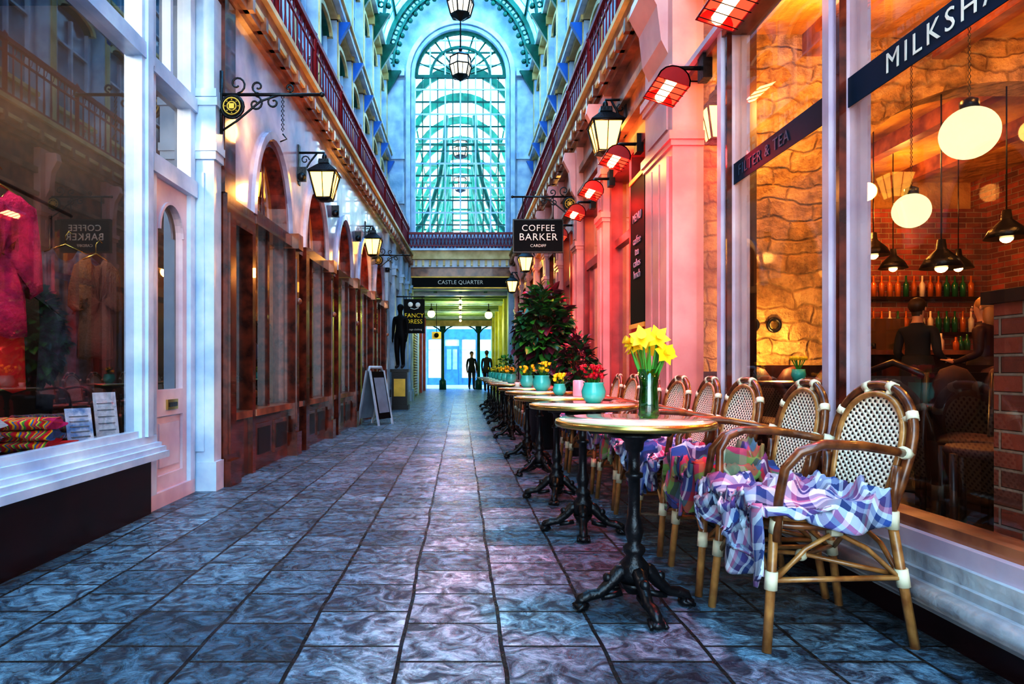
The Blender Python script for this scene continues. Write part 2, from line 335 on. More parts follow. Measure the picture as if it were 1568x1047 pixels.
point('shop_light',(-2.75,3.2,3.1),60,(1,.84,.72),.15); point('shop_light',(-2.9,1.2,3.0),30,(1,.7,.5),.2); point('shop_light',(-3.6,4.2,2.9),20,(1,.7,.4),.1)
def garment(name,loc,rz,w,h,m,sleeve=.5):
    b=MB(); out=[(-.18,0),(-.34,-.03),(-.5,-.09),(-.62,-.07-sleeve*.35),(-.64,-.07-sleeve*.6),(-.46,-.1-sleeve*.64),(-.38,-.26),(-.36,-.5),(-.4,-.75),(-.42,-1),(-.2,-1.02),(0,-.99),(.2,-1.02),(.42,-1),(.4,-.75),(.36,-.5),(.38,-.26),(.46,-.1-sleeve*.64),(.64,-.07-sleeve*.6),(.62,-.07-sleeve*.35),(.5,-.09),(.34,-.03),(.18,0),(.1,-.06),(0,-.08),(-.1,-.06)]
    c=(0,-.45); n=len(out); rows=[]
    for k,(sc,d) in enumerate(((1,.0),(.94,.035),(.75,.05),(.5,.06),(.25,.055),(.0001,.06))):
        rows.append([(c[0]+(x-c[0])*sc,c[1]+(z-c[1])*sc,d+.02*math.sin(x*26+k)*(1 if k else 0)) for i,(x,z) in enumerate(out)])
    for sgn in (1,-1):
        ids=[[b.av((x*w,sgn*y,z*h)) for x,z,y in r] for r in rows]
        for A,B in zip(ids,ids[1:]):
            for i in range(n): b.face([A[i],A[(i+1)%n],B[(i+1)%n],B[i]],m,True)
    b.tube([(-.3*w,0,-.03*h),(0,0,.03),(.3*w,0,-.03*h)],.008,brass,6); b.tube([(0,0,.03),(0,0,.09),(.02,0,.12),(.04,0,.1)],.004,brass,6)
    return b.obj(name,loc,rz)
pink=mat('pink_knit',(.75,.03,.14),.9,bump=.6,bscale=60,nscale=9,col2=(.3,.01,.08)); purple=mat('purple_knit',(.35,.04,.3),.9,bump=.4,bscale=90)
red=mat('red_fabric',(.75,.02,.02),.8); multi=mat('multicolour_fabric',(.95,.6,.03),.8,col2=(.6,.02,.1),nscale=25)
brownk=mat('brown_knit',(.16,.08,.05),.9,bump=.6,bscale=60); greyk=mat('grey_dress_fabric',(.08,.1,.14),.8,nscale=14,col2=(.02,.02,.04))
floral=mat('floral_dress_fabric',(.45,.22,.1),.8,nscale=30,col2=(.02,.08,.1),detail=1)
garment('hanging_pink_sweater',(-2.5,3.5,1.9),R(62),.4,.8,pink,1)
garment('hanging_red_dress',(-2.62,3.72,1.8),R(50),.3,1.0,red,.3)
garment('hanging_purple_top',(-2.5,2.9,1.9),R(70),.42,.7,purple,.8)
garment('hanging_dark_dress',(-2.72,4.5,1.75),R(25),.42,1.1,greyk,.3)
garment('hanging_brown_cardigan',(-2.4,4.3,1.65),R(45),.26,.66,brownk,.7)
garment('hanging_floral_dress',(-3.1,4.2,1.95),R(20),.42,1.15,floral,.3)
b=MB(); b.tube([(-2.5,2.4,2.02),(-2.68,3.7,2.02),(-2.8,4.7,2.02)],.012,black,8); b.tube([(-2.5,2.4,2.02),(-2.5,2.4,.5)],.012,black,8); b.tube([(-2.95,4.7,2.02),(-2.95,4.7,.0)],.012,black,8); b.obj('clothes_rail')
b=MB(); cols=[multi,purple,greyk,brownk,red,cream]
for z in (.9,1.35,1.8,2.25):
    b.box(-4.48,-4.15,0,4.8,z,z+.03,woodl)
    y=.1
    while y<4.6:
        w=random.uniform(.12,.26); b.box(-4.42,-4.2,y,y+w,z+.03,z+.03+random.uniform(.08,.28),random.choice(cols)); y+=w+.06
b.obj('shelves_of_merchandise')
pw,pp,pb,pr,pg,pk=(.62,.66,.7),(.13,.08,.22),(.05,.10,.27),(.5,.05,.08),(.2,.3,.09),(.5,.2,.3)
pn=(.035,.045,.10); pgy=(.3,.33,.4)
pl1=plaid_mat('plaid_white_purple',[(0,pw),(.07,pb),(.16,pw),(.21,pp),(.31,pgy),(.36,pk),(.41,pw),(.49,pn),(.57,pgy),(.63,pb),(.70,pw),(.76,pk),(.81,pp),(.92,pw)],1.6,.4)
pl2=plaid_mat('plaid_multicolour',[(0,pg),(.14,pr),(.24,pb),(.32,pw),(.36,pp),(.5,pk),(.58,pg),(.72,pr),(.8,pb),(.9,pn)],1.3,.35)
pl3=plaid_mat('plaid_blue_white',[(0,pb),(.14,pw),(.2,pr),(.26,pn),(.4,pw),(.46,pb),(.58,pgy),(.64,pp),(.76,pw),(.82,pn)],1.5,.35)
def folded(name,loc,m,rz,w=.26,d=.2,n=3,seed=0,th=.035):
    V=[];Fs=[];UV=[]
    for k in range(n):
        base=len(V); nu,nv=12,16; z=k*th
        for i in range(nu+1):
            for j in range(nv+1):
                u=i/nu; a=2*math.pi*j/nv
                yy=math.cos(a); zz=math.sin(a)
                yy=math.copysign(abs(yy)**.5,yy); zz=math.copysign(abs(zz)**.7,zz)
                q=noise.noise(Vector((u*3+seed+k*5,yy*2,zz)))*.04
                V.append(((u-.5)*w+q+.01*k,yy*d/2+q,z+th*.6+th*.52*zz+abs(q)*.4)); UV.append((yy*.5+.5*zz+k*.37,u+.3*k+k*.17))
        for i in range(nu):
            for j in range(nv):
                a0=base+i*(nv+1)+j; Fs.append((a0,a0+1,a0+nv+2,a0+nv+1))
        Fs.append(tuple(base+j for j in range(nv))); Fs.append(tuple(base+nu*(nv+1)+j for j in range(nv)))
    me=bpy.data.meshes.new(name); me.from_pydata(V,[],Fs); me.materials.append(m); uvl=me.uv_layers.new(name='UVMap')
    for p in me.polygons:
        p.use_smooth=len(p.vertices)==4
        for li in p.loop_indices: uvl.data[li].uv=UV[me.loops[li].vertex_index]
    o=bpy.data.objects.new(name,me); COL.objects.link(o); o.location=loc; o.rotation_euler=(0,0,rz)
pl4=plaid_mat('bright_striped_textile',[(0,(.8,.02,.02)),(.15,(.95,.6,.02)),(.28,(.02,.2,.5)),(.38,(.9,.2,.01)),(.52,(.6,.01,.2)),(.66,(.9,.75,.1)),(.76,(.1,.4,.08)),(.88,(.7,.01,.1))],1.6,.05)
folded('folded_textile',(-2.22,3.28,.5),pl4,.3,.3,.24,3,1,.055); folded('folded_textile',(-2.42,3.05,.5),pl4,-.4,.32,.24,4,3,.055); folded('folded_textile',(-2.42,3.75,.5),pl2,.9,.28,.22,3,6,.05); folded('folded_textile',(-2.2,2.8,.5),pl1,.2,.28,.22,4,8,.05)
paper=mat('leaflet_paper',(.8,.84,.9),.5,col2=(.1,.3,.6),nscale=14); paper2=mat('white_leaflet_paper',(.7,.76,.82),.5,col2=(.5,.56,.64),nscale=30)
for i,(pm,x,y,rz,h) in enumerate(((paper,-2.1,3.62,-35,.2),(paper2,-2.08,3.86,-30,.28))):
    b=MB(); b.prism([(-.002,-.07,0),(-.002,.07,0),(-.05,.07,h),(-.05,-.07,h)],[(.002,-.07,0),(.002,.07,0),(-.046,.07,h),(-.046,-.07,h)],pm); b.tube([(-.04,0,h*.8),(-.09,0,0)],.003,black,4)
    for k in range(5): b.box(-.001-.05*(.2+k*.14),.006-.05*(.2+k*.14),-.05,.05,h*(.2+k*.14),h*(.2+k*.14)+.006,greyl)
    b.obj('standing_leaflet',(x,y,.502),R(rz))
b=MB(); b.box(-.08,.08,-.12,.12,0,.03,red); b.box(-.078,.082,-.118,.118,.005,.025,paper2); b.obj('red_book',(-2.12,3.44,.502),.4)
# ================================================================ LEFT ARCADE SHOPFRONT (arches)
LX=lambda u:-1.87+.0278*(u-5.1)
F=lambda u,z,t:(LX(u)+t,u,z)
arches=[6.4+1.7*k for k in range(5)]; hw=.56
b=MB(); w=MB()
for i,c in enumerate(arches):
    nxt=c+.85 if i<4 else 14.0
    archwall(b,F,c-hw,c+hw,2.3,.85,3.86,-.18,0,plaster,ua=(c-.85 if i else 5.1),ub=nxt)
    archband(b,F,c-hw-.07,c+hw+.07,2.3,.92,.07,0,.035,plaster)
    archband(w,F,c-hw,c+hw,2.3,.85,.07,-.16,-.01,wood)
    fbox(w,F,c-hw,c+hw,2.22,2.34,-.17,.03,wood)
    fbox(w,F,c-.02,c+.02,2.3,3.1,-.13,-.09,wood)
    fbox(w,F,c-hw,c+hw,0,.5,-.2,-.02,wood); fbox(w,F,c-hw,c+hw,.5,.56,-.2,.03,woodl)
    for q in (-1,1): fbox(w,F,c+q*.27-.21,c+q*.27+.21,.1,.42,-.02,-.005,wood); fbox(w,F,c+q*.27-.17,c+q*.27+.17,.14,.38,-.005,.004,burg)
    for q in (-hw,-.02,hw-.06): fbox(w,F,c+q,c+q+.06,.5,2.3,-.14,-.05,wood)
    if i==0:
        fbox(w,F,5.1,5.28,0,2.3,-.18,.05,wood); fbox(w,F,5.09,5.32,0,.2,-.18,.08,wood); fbox(w,F,5.13,5.25,.25,2.15,.05,.065,wood); fbox(w,F,5.76,5.84,0,2.3,-.18,.02,wood)
    fbox(w,F,c+hw,c+hw+.14,0,2.3,-.18,.06,wood); fbox(w,F,c+hw-.02,c+hw+.16,0,.25,-.18,.085,wood); fbox(w,F,c+hw-.02,c+hw+.16,2.2,2.36,-.18,.1,woodl)
    w.sphere(F(c+hw+.07,1.65,.075),.035,woodl); fbox(w,F,c+hw+.03,c+hw+.11,.3,2.1,.06,.07,wood)
    if i<4: fbox(w,F,c+hw+.44,c+hw+.58,0,2.3,-.18,.06,wood)
    fbox(w,F,c+hw+.14,c+hw+.44,0,.5,-.18,-.02,wood); fbox(w,F,c+hw+.14,c+hw+.44,.5,.56,-.18,.02,woodl); fbox(w,F,c+hw+.14,c+hw+.44,2.2,2.3,-.18,.02,wood)
fbox(w,F,5.28,5.76,0,.5,-.18,-.02,wood); fbox(w,F,5.28,5.76,.5,.56,-.18,.02,woodl); fbox(w,F,5.28,5.76,2.1,2.3,-.18,.03,wood); fbox(w,F,5.5,5.54,.56,2.1,-.14,-.08,wood)
fbox(w,F,5.08,5.3,2.3,3.9,-.18,.04,wood)
for c in arches: 
    u=c+.85; b.sphere(F(u,3.05,.05),.05,black); b.box(LX(u),LX(u)+.1,u-.015,u+.015,3.0,3.16,black)
b.obj('wall_left'); w.obj('shopfront_left_arched')
b=MB(); b.poly([F(5.2,.5,-.1),F(14,.5,-.1),F(14,3.2,-.1),F(5.2,3.2,-.1)],G_dark); b.obj('window_3',fix=False)
b=MB()
fbox(b,F,5.1,14.2,0,3.8,-2.6,-2.5,ochre); fbox(b,F,5.1,5.18,0,3.8,-2.5,-.19,dark); fbox(b,F,14.1,14.2,0,3.8,-2.5,-.19,dark); fbox(b,F,5.1,14.2,3.7,3.8,-2.5,-.19,dark); fbox(b,F,5.1,14.2,0,.02,-2.5,-.19,darkw)
fbox(b,F,5.2,14.1,0,1.0,-2.5,-2.45,darkw)
for u in (7.25,9.0,10.7,12.4): fbox(b,F,u,u+.06,0,3.7,-1.5,-.19,ochre)
b.obj('wall_left_inner')
for y in (6.2,8.1,9.8,11.6,13.2): point('shop_light',(LX(y)-.8,y,2.7),24,(1,.5,.15),.08)
for y in (6.5,8.1,9.8,11.6,13.2):
    b=MB(); x=LX(y)-.8; b.lathe([(.1,0),(.07,.07),(.02,.11)],(x,y,1.95),black,12); b.sphere((x,y,1.95),.045,E_spot,seg=8,rg=6); b.tube([(x,y,2.05),(x,y,3.7)],.005,black,4); b.obj('shop_pendant_lamp')
potm=[mat('glazed_plate',(.75,.6,.4),.3),mat('blue_china',(.15,.25,.6),.3),mat('orange_jar',(.8,.3,.05),.3),mat('purple_box',(.3,.1,.5),.4)]
b=MB()
for z in (.58,1.0,1.4): fbox(b,F,5.4,13.9,z,z+.02,-.65,-.3,darkw)
for u in (5.4,7.2,8.96,10.66,12.36,13.85): fbox(b,F,u,u+.03,0,1.42,-.65,-.3,darkw)
u=5.5
while u<13.8:
    for z in (.6,1.02,1.42):
        h=random.uniform(.08,.24); r=random.uniform(.03,.07); m=random.choice(potm); x,y,_=F(u,0,-.45)
        b.lathe([(r*.6,0),(r,h*.3),(r*.9,h*.7),(r*.35,h*.85),(r*.5,h)],(x,y,z),m,10)
    u+=random.uniform(.16,.26)
b.obj('shelf_of_ornaments')
b=MB()
for u in (14.05,15.2,16.6,17.9,18.75):
    fbox(b,F,u,u+.28,0,3.86,-.3,.06,stonew); fbox(b,F,u-.04,u+.32,0,.3,-.3,.1,stonew); fbox(b,F,u-.04,u+.32,3.1,3.25,-.3,.1,stonew); fbox(b,F,u-.06,u+.34,3.25,3.32,-.3,.13,stonew)
fbox(b,F,14,19.1,2.9,3.86,-.3,0,stonew); fbox(b,F,14,19.1,0,3.8,-1.1,-1.0,stonew); fbox(b,F,14.3,19.1,0,.45,-.2,-.02,wood)
b.obj('wall_left_far')
b=MB(); b.poly([F(16.8,.45,-.1),F(19,.45,-.1),F(19,2.9,-.1),F(16.8,2.9,-.1)],G_dark); b.obj('window_4',fix=False)
# ================================================================ cornice + balcony both sides
def balcony(side,name,y0,y1,fx):
    b=MB()
    F=lambda u,z,t:(fx(u)+side*-t,u,z)
    ys=[y0,5.0,y1]
    for a,c in zip(ys,ys[1:]):
        for (z0,z1,t,m) in ((3.84,3.9,.05,woodl),(3.9,3.98,.09,woodl),(3.98,4.03,.12,cream),(4.03,4.16,.10,tan),(4.16,4.22,.15,cream)): fbox(b,F,a,c,z0,z1,-.9,t,m)
    u=y0+.1
    while u<y1: fbox(b,F,u,u+.06,3.9,4.02,0,.14,woodl); u+=.34
    b.obj('trim_cornice_'+name)
    r=MB(); T=.0
    def rl(z,s):
        for a,c in zip(ys,ys[1:]): r.prism([F(a,z,T-s),F(a,z,T+s),F(a,z+2*s,T+s),F(a,z+2*s,T-s)],[F(c,z,T-s),F(c,z,T+s),F(c,z+2*s,T+s),F(c,z+2*s,T-s)],maroon)
    rl(4.95,.03); rl(4.3,.015); rl(4.8,.012)
    u=y0; k=0
    while u<y1:
        p=lambda du,z:F(u+du,z,T)
        if k%10==0: r.lathe([(.03,0),(.03,.7),(.045,.72),(.03,.76),(.04,.8),(.0,.86)],F(u,4.22,T),maroon,8)
        else:
            r.tube([p(0,4.22),p(0,4.45),p(0,4.62),p(0,4.95)],[.01,.018,.01,.01],maroon,5)
            r.tube([p(0,4.81),p(.05,4.86),p(.075,4.95)],.006,maroon,4,cap=False)
        u+=.15; k+=1
    r.obj('balcony_railing_'+name)
RXF=lambda u:1.6-.0045*max(0,u-4)
balcony(-1,'left',-2.5,18.9,lambda u:LX(max(u,5.1)))
balcony(1,'right',-2.5,18.9,RXF)
def upper(side,name):
    X=2.2*side
    F=lambda u,z,t:(X-side*t,u,z)
    b=MB()
    fbox(b,F,-2.5,19,4.2,9.7,-.3,-.12,stonew)
    fbox(b,F,-2.5,19,4.2,4.9,-.12,0,stonew)
    y=-2.3
    while y<18.9:
        fbox(b,F,y,y+.22,4.2,9.5,-.12,.08,white); fbox(b,F,y+.05,y+.17,4.3,9.3,.08,.1,cream); fbox(b,F,y-.03,y+.25,6.9,7.05,-.12,.14,cream); fbox(b,F,y-.03,y+.25,9.2,9.4,-.12,.14,cream)
        for z0,z1 in ((4.95,6.5),(7.4,8.8)):
            u0,u1=y+.32,y+1.28
            fbox(b,F,u0,u1,z0,z1+.16,-.12,-.1,G_upper)
            fbox(b,F,u0-.05,u1+.05,z0-.06,z0,-.12,.07,cream)
            for q in (u0,(u0+u1)/2-.02,u1-.04): fbox(b,F,q,q+.04,z0,z1,-.12,-.04,white)
            for zz in (z0,z0+(z1-z0)*.35,z0+(z1-z0)*.7): fbox(b,F,u0,u1,zz,zz+.035,-.12,-.05,white)
            archband(b,F,u0-.06,u1+.06,z1,.25,.08,-.12,.05,cream,10)
            archband(b,F,u0,u1,z1,.18,.04,-.12,0,teal,8)
        b.prism([F(y+.06,8.8,.08),F(y+.06,9.5,.08),F(y+.06,9.5,.5)],[F(y+.16,8.8,.08),F(y+.16,9.5,.08),F(y+.16,9.5,.5)],teal)
        b.prism([F(y+.06,6.5,.08),F(y+.06,6.9,.08),F(y+.06,6.9,.3)],[F(y+.16,6.5,.08),F(y+.16,6.9,.08),F(y+.16,6.9,.3)],bluep)
        y+=1.5
    for z0,z1,t,m in ((6.9,6.98,.1,cream),(6.98,7.1,.2,white),(7.1,7.14,.24,cream),(9.38,9.5,.12,cream),(9.5,9.62,.22,white)): fbox(b,F,-2.5,19,z0,z1,-.12,t,m)
    b.obj('wall_'+name+'_upper')
upper(-1,'left'); upper(1,'right')
for (s,y,m) in ((-1,8.2,tealpot),(-1,12.5,redfl),(1,10.4,redfl),(1,14.2,leafl),(-1,15.5,leafl)):
    b=MB(); x=s*1.93; b.box(x-.1,x+.1,y-.3,y+.3,4.22,4.45,bluep)
    for i in range(60):
        p=Vector((x+random.uniform(-.12,.12),y+random.uniform(-.32,.32),4.45+random.uniform(0,.3))); d=Vector((random.uniform(-1,1),random.uniform(-1,1),random.uniform(0,1)))*.05; e=d.orthogonal().normalized()*.03
        b.poly([p,p+d*.5+e,p+d,p+d*.5-e],random.choice((leafl,leafg,m)))
    b.obj('balcony_planter')
# ================================================================ END WALL
F=lambda u,z,t:(u,19+t,z)
b=MB()
fbox(b,F,-2.5,-1.33,4.2,12.2,0,.35,stonew); fbox(b,F,1.33,2.5,4.2,12.2,0,.35,stonew); fbox(b,F,-1.33,1.33,4.2,4.78,0,.35,stonew)
archwall(b,F,-1.33,1.33,9.47,1.33,12.2,0,.35,stonew,24)
archband(b,F,-1.58,1.58,9.47,1.58,.13,-.12,0,white,28); archband(b,F,-1.43,1.43,9.47,1.43,.1,-.06,0,stonew,28)
for s in (-1,1):
    fbox(b,F,min(s*1.45,s*1.58),max(s*1.45,s*1.58),4.78,9.47,-.12,0,white); fbox(b,F,min(s*1.33,s*1.43),max(s*1.33,s*1.43),4.78,9.47,-.06,0,stonew)
    fbox(b,F,min(s*1.65,s*2.15),max(s*1.65,s*2.15),4.3,9.3,-.04,0,white)
    fbox(b,F,min(s*1.62,s*2.2),max(s*1.62,s*2.2),7.0,7.2,-.1,0,white); fbox(b,F,min(s*1.62,s*2.2),max(s*1.62,s*2.2),9.4,9.6,-.14,0,white)
fbox(b,F,-1.6,1.6,4.7,4.8,-.15,0,white)
b.obj('wall_end')
b=MB()
def zarch(x,r=1.33): return 9.47+math.sqrt(max(0,r*r-x*x))
for i in range(7):
    x=-1.33+2.66*i/6
    fbox(b,F,x-.022,x+.022,4.78,min(zarch(x),10.78),.1,.17,white)
    if i<6: fbox(b,F,x+.205,x+.238,4.78,9.45,.12,.16,teal)
z=4.78; k=0
while z<10.7:
    h=1.33 if z<9.47 else math.sqrt(max(0,1.33**2-(z-9.47)**2))
    fbox(b,F,-h,h,z-.02,z+.02,.11,.16,teal if k%2 else white); z+=.36; k+=1
archband(b,F,-.9,.9,9.47,.9,.07,.08,.18,teal,20); archband(b,F,-1.33,1.33,9.47,1.33,.09,.08,.18,teal,20)
for k in range(1,10):
    a=math.pi*k/10; b.tube([F(.3*math.cos(a),9.47+.3*math.sin(a),.13),F(1.3*math.cos(a),9.47+1.3*math.sin(a),.13)],.028,teal,5)
fbox(b,F,-1.33,1.33,9.43,9.51,.06,.18,teal)
b.obj('window_5_lattice')
b=MB()
fbox(b,F,-1.75,1.75,4.06,4.3,-.35,0,cream); fbox(b,F,-1.75,1.75,4.3,4.36,-.42,0,white); fbox(b,F,-1.6,1.6,3.85,4.06,-.22,.3,white)
fbox(b,F,-1.75,1.75,3.6,3.85,-.12,.3,woodl); fbox(b,F,-1.6,1.6,3.22,3.6,-.06,.3,stonew)
for s in (-1,1): 
    fbox(b,F,min(s*1.4,s*1.85),max(s*1.4,s*1.85),0,3.7,.0,.5,stonew); fbox(b,F,min(s*1.36,s*1.85),max(s*1.36,s*1.85),0,.35,-.04,.5,stonew)
for x in [i*.2-1.5 for i in range(16)]: fbox(b,F,x,x+.06,3.88,4.04,-.3,-.2,cream)
b.obj('trim_end_balcony')
b=MB(); fbox(b,F,-1.4,1.4,3.28,3.56,-.14,-.07,signb); fbox(b,F,-1.43,1.43,3.25,3.28,-.16,-.07,gold); fbox(b,F,-1.43,1.43,3.56,3.59,-.16,-.07,gold)
o=b.obj('arcade_fascia_sign'); text('CASTLE QUARTER',(0,18.85,3.42),RX,.16,cream2,o)
r=MB(); 
for zz,s in ((4.76,.03),(4.42,.015)): fbox(r,F,-1.6,1.6,zz,zz+2*s,-.4,-.4+2*s,maroon)
for i in range(33):
    x=-1.6+.1*i; r.tube([F(x,4.36,-.38),F(x+(.1 if i<32 else 0),4.76,-.38)],.012,maroon,5); r.tube([F(x,4.76,-.38),F(x+(.1 if i<32 else 0),4.36,-.38)],.012,maroon,5)
r.obj('balcony_railing_end')
b=MB(); fbox(b,F,-2.1,-1.62,5.7,6.6,-.14,-.02,white); fbox(b,F,-2.05,-1.67,5.75,6.55,-.16,-.14,stonew); b.obj('wall_notice_box')
# ================================================================ ROOF VAULT
def rib(b,y,m,scal=True,hw=.05,r=2.2,zs=9.6,n=26,rise=1.15,inner=True,wd=.12):
    P=lambda a,rr:(rr*math.cos(a),zs+rr*rise*math.sin(a))
    for i in range(n):
        a0,a1=math.pi*i/n,math.pi*(i+1)/n
        q=[P(a0,r),P(a1,r),P(a1,r-wd),P(a0,r-wd)]
        b.prism([(x,y-hw,z) for x,z in q],[(x,y+hw,z) for x,z in q],m)
        if inner:
            q=[P(a0,r-.26),P(a1,r-.26),P(a1,r-.32),P(a0,r-.32)]
            b.prism([(x,y-hw,z) for x,z in q],[(x,y+hw,z) for x,z in q],m)
        if scal:
            am=(a0+a1)/2; c=P(am,r-.19); pts=[(c[0]+.07*math.cos(t*math.pi/4),y,c[1]+.07*math.sin(t*math.pi/4)) for t in range(8)]
            b.tube(pts,.025,m,4,closed=True)
            c=P(am,r-.38); b.sphere((c[0],y,c[1]),.075,m,seg=6,rg=4)
b=MB()
for k in range(9): rib(b,18.7-k*2.4,teal,hw=.08)
for k in range(8):
    a=math.pi*(k+.5)/8; x=2.24*math.cos(a); z=9.6+2.24*1.15*math.sin(a); b.tube([(x,-2.5,z),(x,19,z)],.05,teal,6)
y=18.4
while y>-2.5:
    pts=[(2.27*math.cos(math.pi*i/16),y,9.6+2.27*1.15*math.sin(math.pi*i/16)) for i in range(17)]; b.tube(pts,.015,tealw,4); y-=.6
b.obj('roof_vault_ribs')
b=MB()
for i in range(16):
    a0,a1=math.pi*i/16,math.pi*(i+1)/16
    b.poly([(2.3*math.cos(a0),-2.5,9.6+2.3*1.15*math.sin(a0)),(2.3*math.cos(a1),-2.5,9.6+2.3*1.15*math.sin(a1)),(2.3*math.cos(a1),19,9.6+2.3*1.15*math.sin(a1)),(2.3*math.cos(a0),19,9.6+2.3*1.15*math.sin(a0))],G_roof)
b.obj('ceiling_glass_roof',fix=False)
b=MB()
for k in range(7):
    y=20.6+k*2.1; rib(b,y,teal,False,.06,r=2.0,zs=8.0,n=18,rise=1.25,inner=False,wd=.2)
    for s in (-1,1):
        b.box(min(s*1.86,s*2.05),max(s*1.86,s*2.05),y-.08,y+.08,4.3,8.2,teal)
        pts=[(s*(1.95-1.5*math.sin(t*math.pi/12)),y,5.0+3.9*(1-math.cos(t*math.pi/12))) for t in range(7)]; b.tube(pts,.085,teal,6)
    b.tube([(-2,y,8.0),(2,y,8.0)],.05,teal,6)
for z in (5.2,6.6,7.9):
    for s in (-1,1): b.tube([(s*2,19.5,z),(s*2,34,z)],.03,teal,5)
for k in (1,3,5):
    a=math.pi*(k+.5)/7; x=2.02*math.cos(a); z=8.0+2.02*1.25*math.sin(a); b.tube([(x,19.5,z),(x,34,z)],.035,teal,5)
for i in range(9): b.tube([(-2+i*.5,34,4.3),(-2+i*.5,34,8.0+2.4*math.sqrt(max(0,1-((-2+i*.5)/2.02)**2)))],.045,teal,5)
for z in (5,6,7,8,9): b.tube([(-1.9,34,z),(1.9,34,z)],.045,teal,5)
b.obj('roof_vault_beyond')
# ================================================================ PASSAGE
yell=mat('yellow_passage_wall',(.75,.7,.12),.5); grn=mat('green_ceiling_board',(.3,.42,.2),.5)
b=MB()
b.box(-1.75,-1.6,19.4,31,0,3.4,stonew); b.box(1.45,1.6,19.4,31,0,3.4,yell)
for y in (20.5,23,25.5,28): b.box(-1.62,-1.5,y,y+.35,0,3.3,redw if y>25 else white); b.box(1.36,1.48,y,y+.35,0,3.3,yell)
b.obj('wall_passage')
b=MB(); b.box(-2.2,2.2,19.3,31,3.3,3.45,grn)
y=19.6
while y<31: b.box(-1.6,1.6,y,y+.12,3.12,3.3,white if int(y*2)%2 else grn); y+=.75
for x in (-.75,0,.75): b.box(x-.05,x+.05,19.4,31,3.2,3.3,tealw)
b.obj('ceiling_passage')
b=MB(); b.box(-2.3,2.3,19.35,31.2,4.1,4.25,stonew); b.box(-2.3,-2.1,19.35,33,3.4,5.0,stonew); b.box(2.1,2.3,19.35,33,3.4,5.0,stonew); b.obj('upper_floor_slab')
b=MB(); shut=mat('grey_roller_shutter',(.3,.3,.3),.4)
for i in range(26): b.tube([(-1.54,20.9,.1+i*.09),(-1.54,22.9,.1+i*.09)],.045,shut,6)
b.obj('roller_shutter')
for i,(x,y) in enumerate(((-.8,29.6),(.82,29.6))):
    b=MB(); b.lathe([(.16,0),(.16,.4),(.1,.45),(.075,.5),(.07,2.6),(.1,2.65),(.14,2.75),(.14,2.85)],(x,y,0),teal,14)
    for s in (-1,1): b.tube([(x,y,2.5),(x+s*.2,y,2.75),(x+s*.45,y,2.88)],.03,teal,6)
    b.obj('iron_column')
b=MB(); b.box(-1.6,1.45,29.5,29.75,2.86,3.12,cream); b.obj('trim_passage_beam')
for x,y,z in ((-.98,22,2.78),(.95,22,2.74)):
    b=MB(); b.sphere((x,y,z),.13,E_yel); b.tube([(x,y,z+.1),(x,y,3.12)],.015,black,6); b.lathe([(.09,.1),(.05,.17),(.02,.2)],(x,y,z),black,10); b.obj('passage_globe_lamp')
for i in range(5):
    b=MB(); y=20.3+i*2; b.sphere((0,y,3.02),.055,E_spot); b.tube([(0,y,3.05),(0,y,3.3)],.02,black,6); b.obj('passage_downlight')
point('passage_light',(0,21.2,2.6),45,(.9,1,.35),.1); point('passage_light',(0,25.5,2.6),45,(.95,1,.45),.1)
b=MB(); b.box(-.98,-.66,22.4,22.44,1.95,2.2,gold); b.sphere((-.82,22.38,2.08),.08,signb); b.tube([(-.82,22.42,2.2),(-.82,22.42,3.2)],.01,black,5); b.obj('hanging_round_sign')
bf=mat('blue_shop_facade',(.03,.16,.55),.4); wf=mat('pale_building',(.5,.65,.85),.6); gl=mat('facade_glass',(.15,.4,.6),.1)
litw=emit('lit_shop_window',(.75,.9,1),.9)
b=MB(); b.box(-20,20,39,39.5,-.01,9,wf)
b.box(-4,4,38.9,39,2.7,3.3,bf); b.box(-4,4,38.9,39,0,.4,bf)
for i in range(9): x=-4+i*1; b.box(x-.08,x+.08,38.85,39,0,2.7,bf); 
for i in range(8):
    if i!=3: b.box(-3.9+i,-3.1+i,38.95,39,.4,2.0,gl if i%2 else litw); b.box(-3.9+i,-3.1+i,38.95,39,2.1,2.65,litw)
b.box(-.95,-.05,38.93,39,0,2.3,bf); b.box(-.8,-.55,38.9,38.93,.9,2.1,gl); b.box(-.45,-.2,38.9,38.93,.9,2.1,gl)
for z in (4,6.6):
    for i in range(-5,6): b.box(i*1.8-.5,i*1.8+.5,38.95,39,z,z+1.6,gl); b.box(i*1.8-.6,i*1.8+.6,38.85,39,z-.12,z,white)
b.obj('street_shop_building')
# ================================================================ RIGHT SIDE : CAFE
GX=1.67
b=MB()
b.box(1.62,1.95,-2.5,4.62,0,.13,burg)
for x,z0,z1 in ((1.54,.13,.21),(1.56,.21,.24),(1.58,.24,.29)): b.box(x,1.85,-2.5,4.62,z0,z1,sillst)
b.tube([(1.54,-2.5,.17),(1.54,4.62,.17)],.04,sillst,10)
b.box(1.6,1.77,-2.5,4.62,.29,.35,whitep); b.box(1.63,1.74,-2.5,4.62,.35,.39,woodl)
for y,wd in ((-.6,.1),(1.2,.1),(2.8,.11),(3.97,.12)):
    b.box(1.62,1.76,y,y+wd,.35,3.7,whitep); b.box(1.595,1.63,y+.03,y+wd-.03,.35,3.7,whitep); b.box(1.61,1.64,y-.025,y,.35,3.0,wood)
b.box(1.6,1.77,-2.5,4.62,2.95,3.07,woodl); b.box(1.56,1.63,-2.5,4.62,2.99,3.03,whitep)
b.box(1.56,1.8,-2.5,4.62,3.6,3.86,woodl); b.box(1.52,1.6,-2.5,4.62,3.7,3.78,tan)
for y in (.2,2.0,3.4): b.box(1.63,1.74,y,y+.06,3.07,3.6,wood)
b.obj('shopfront_cafe')
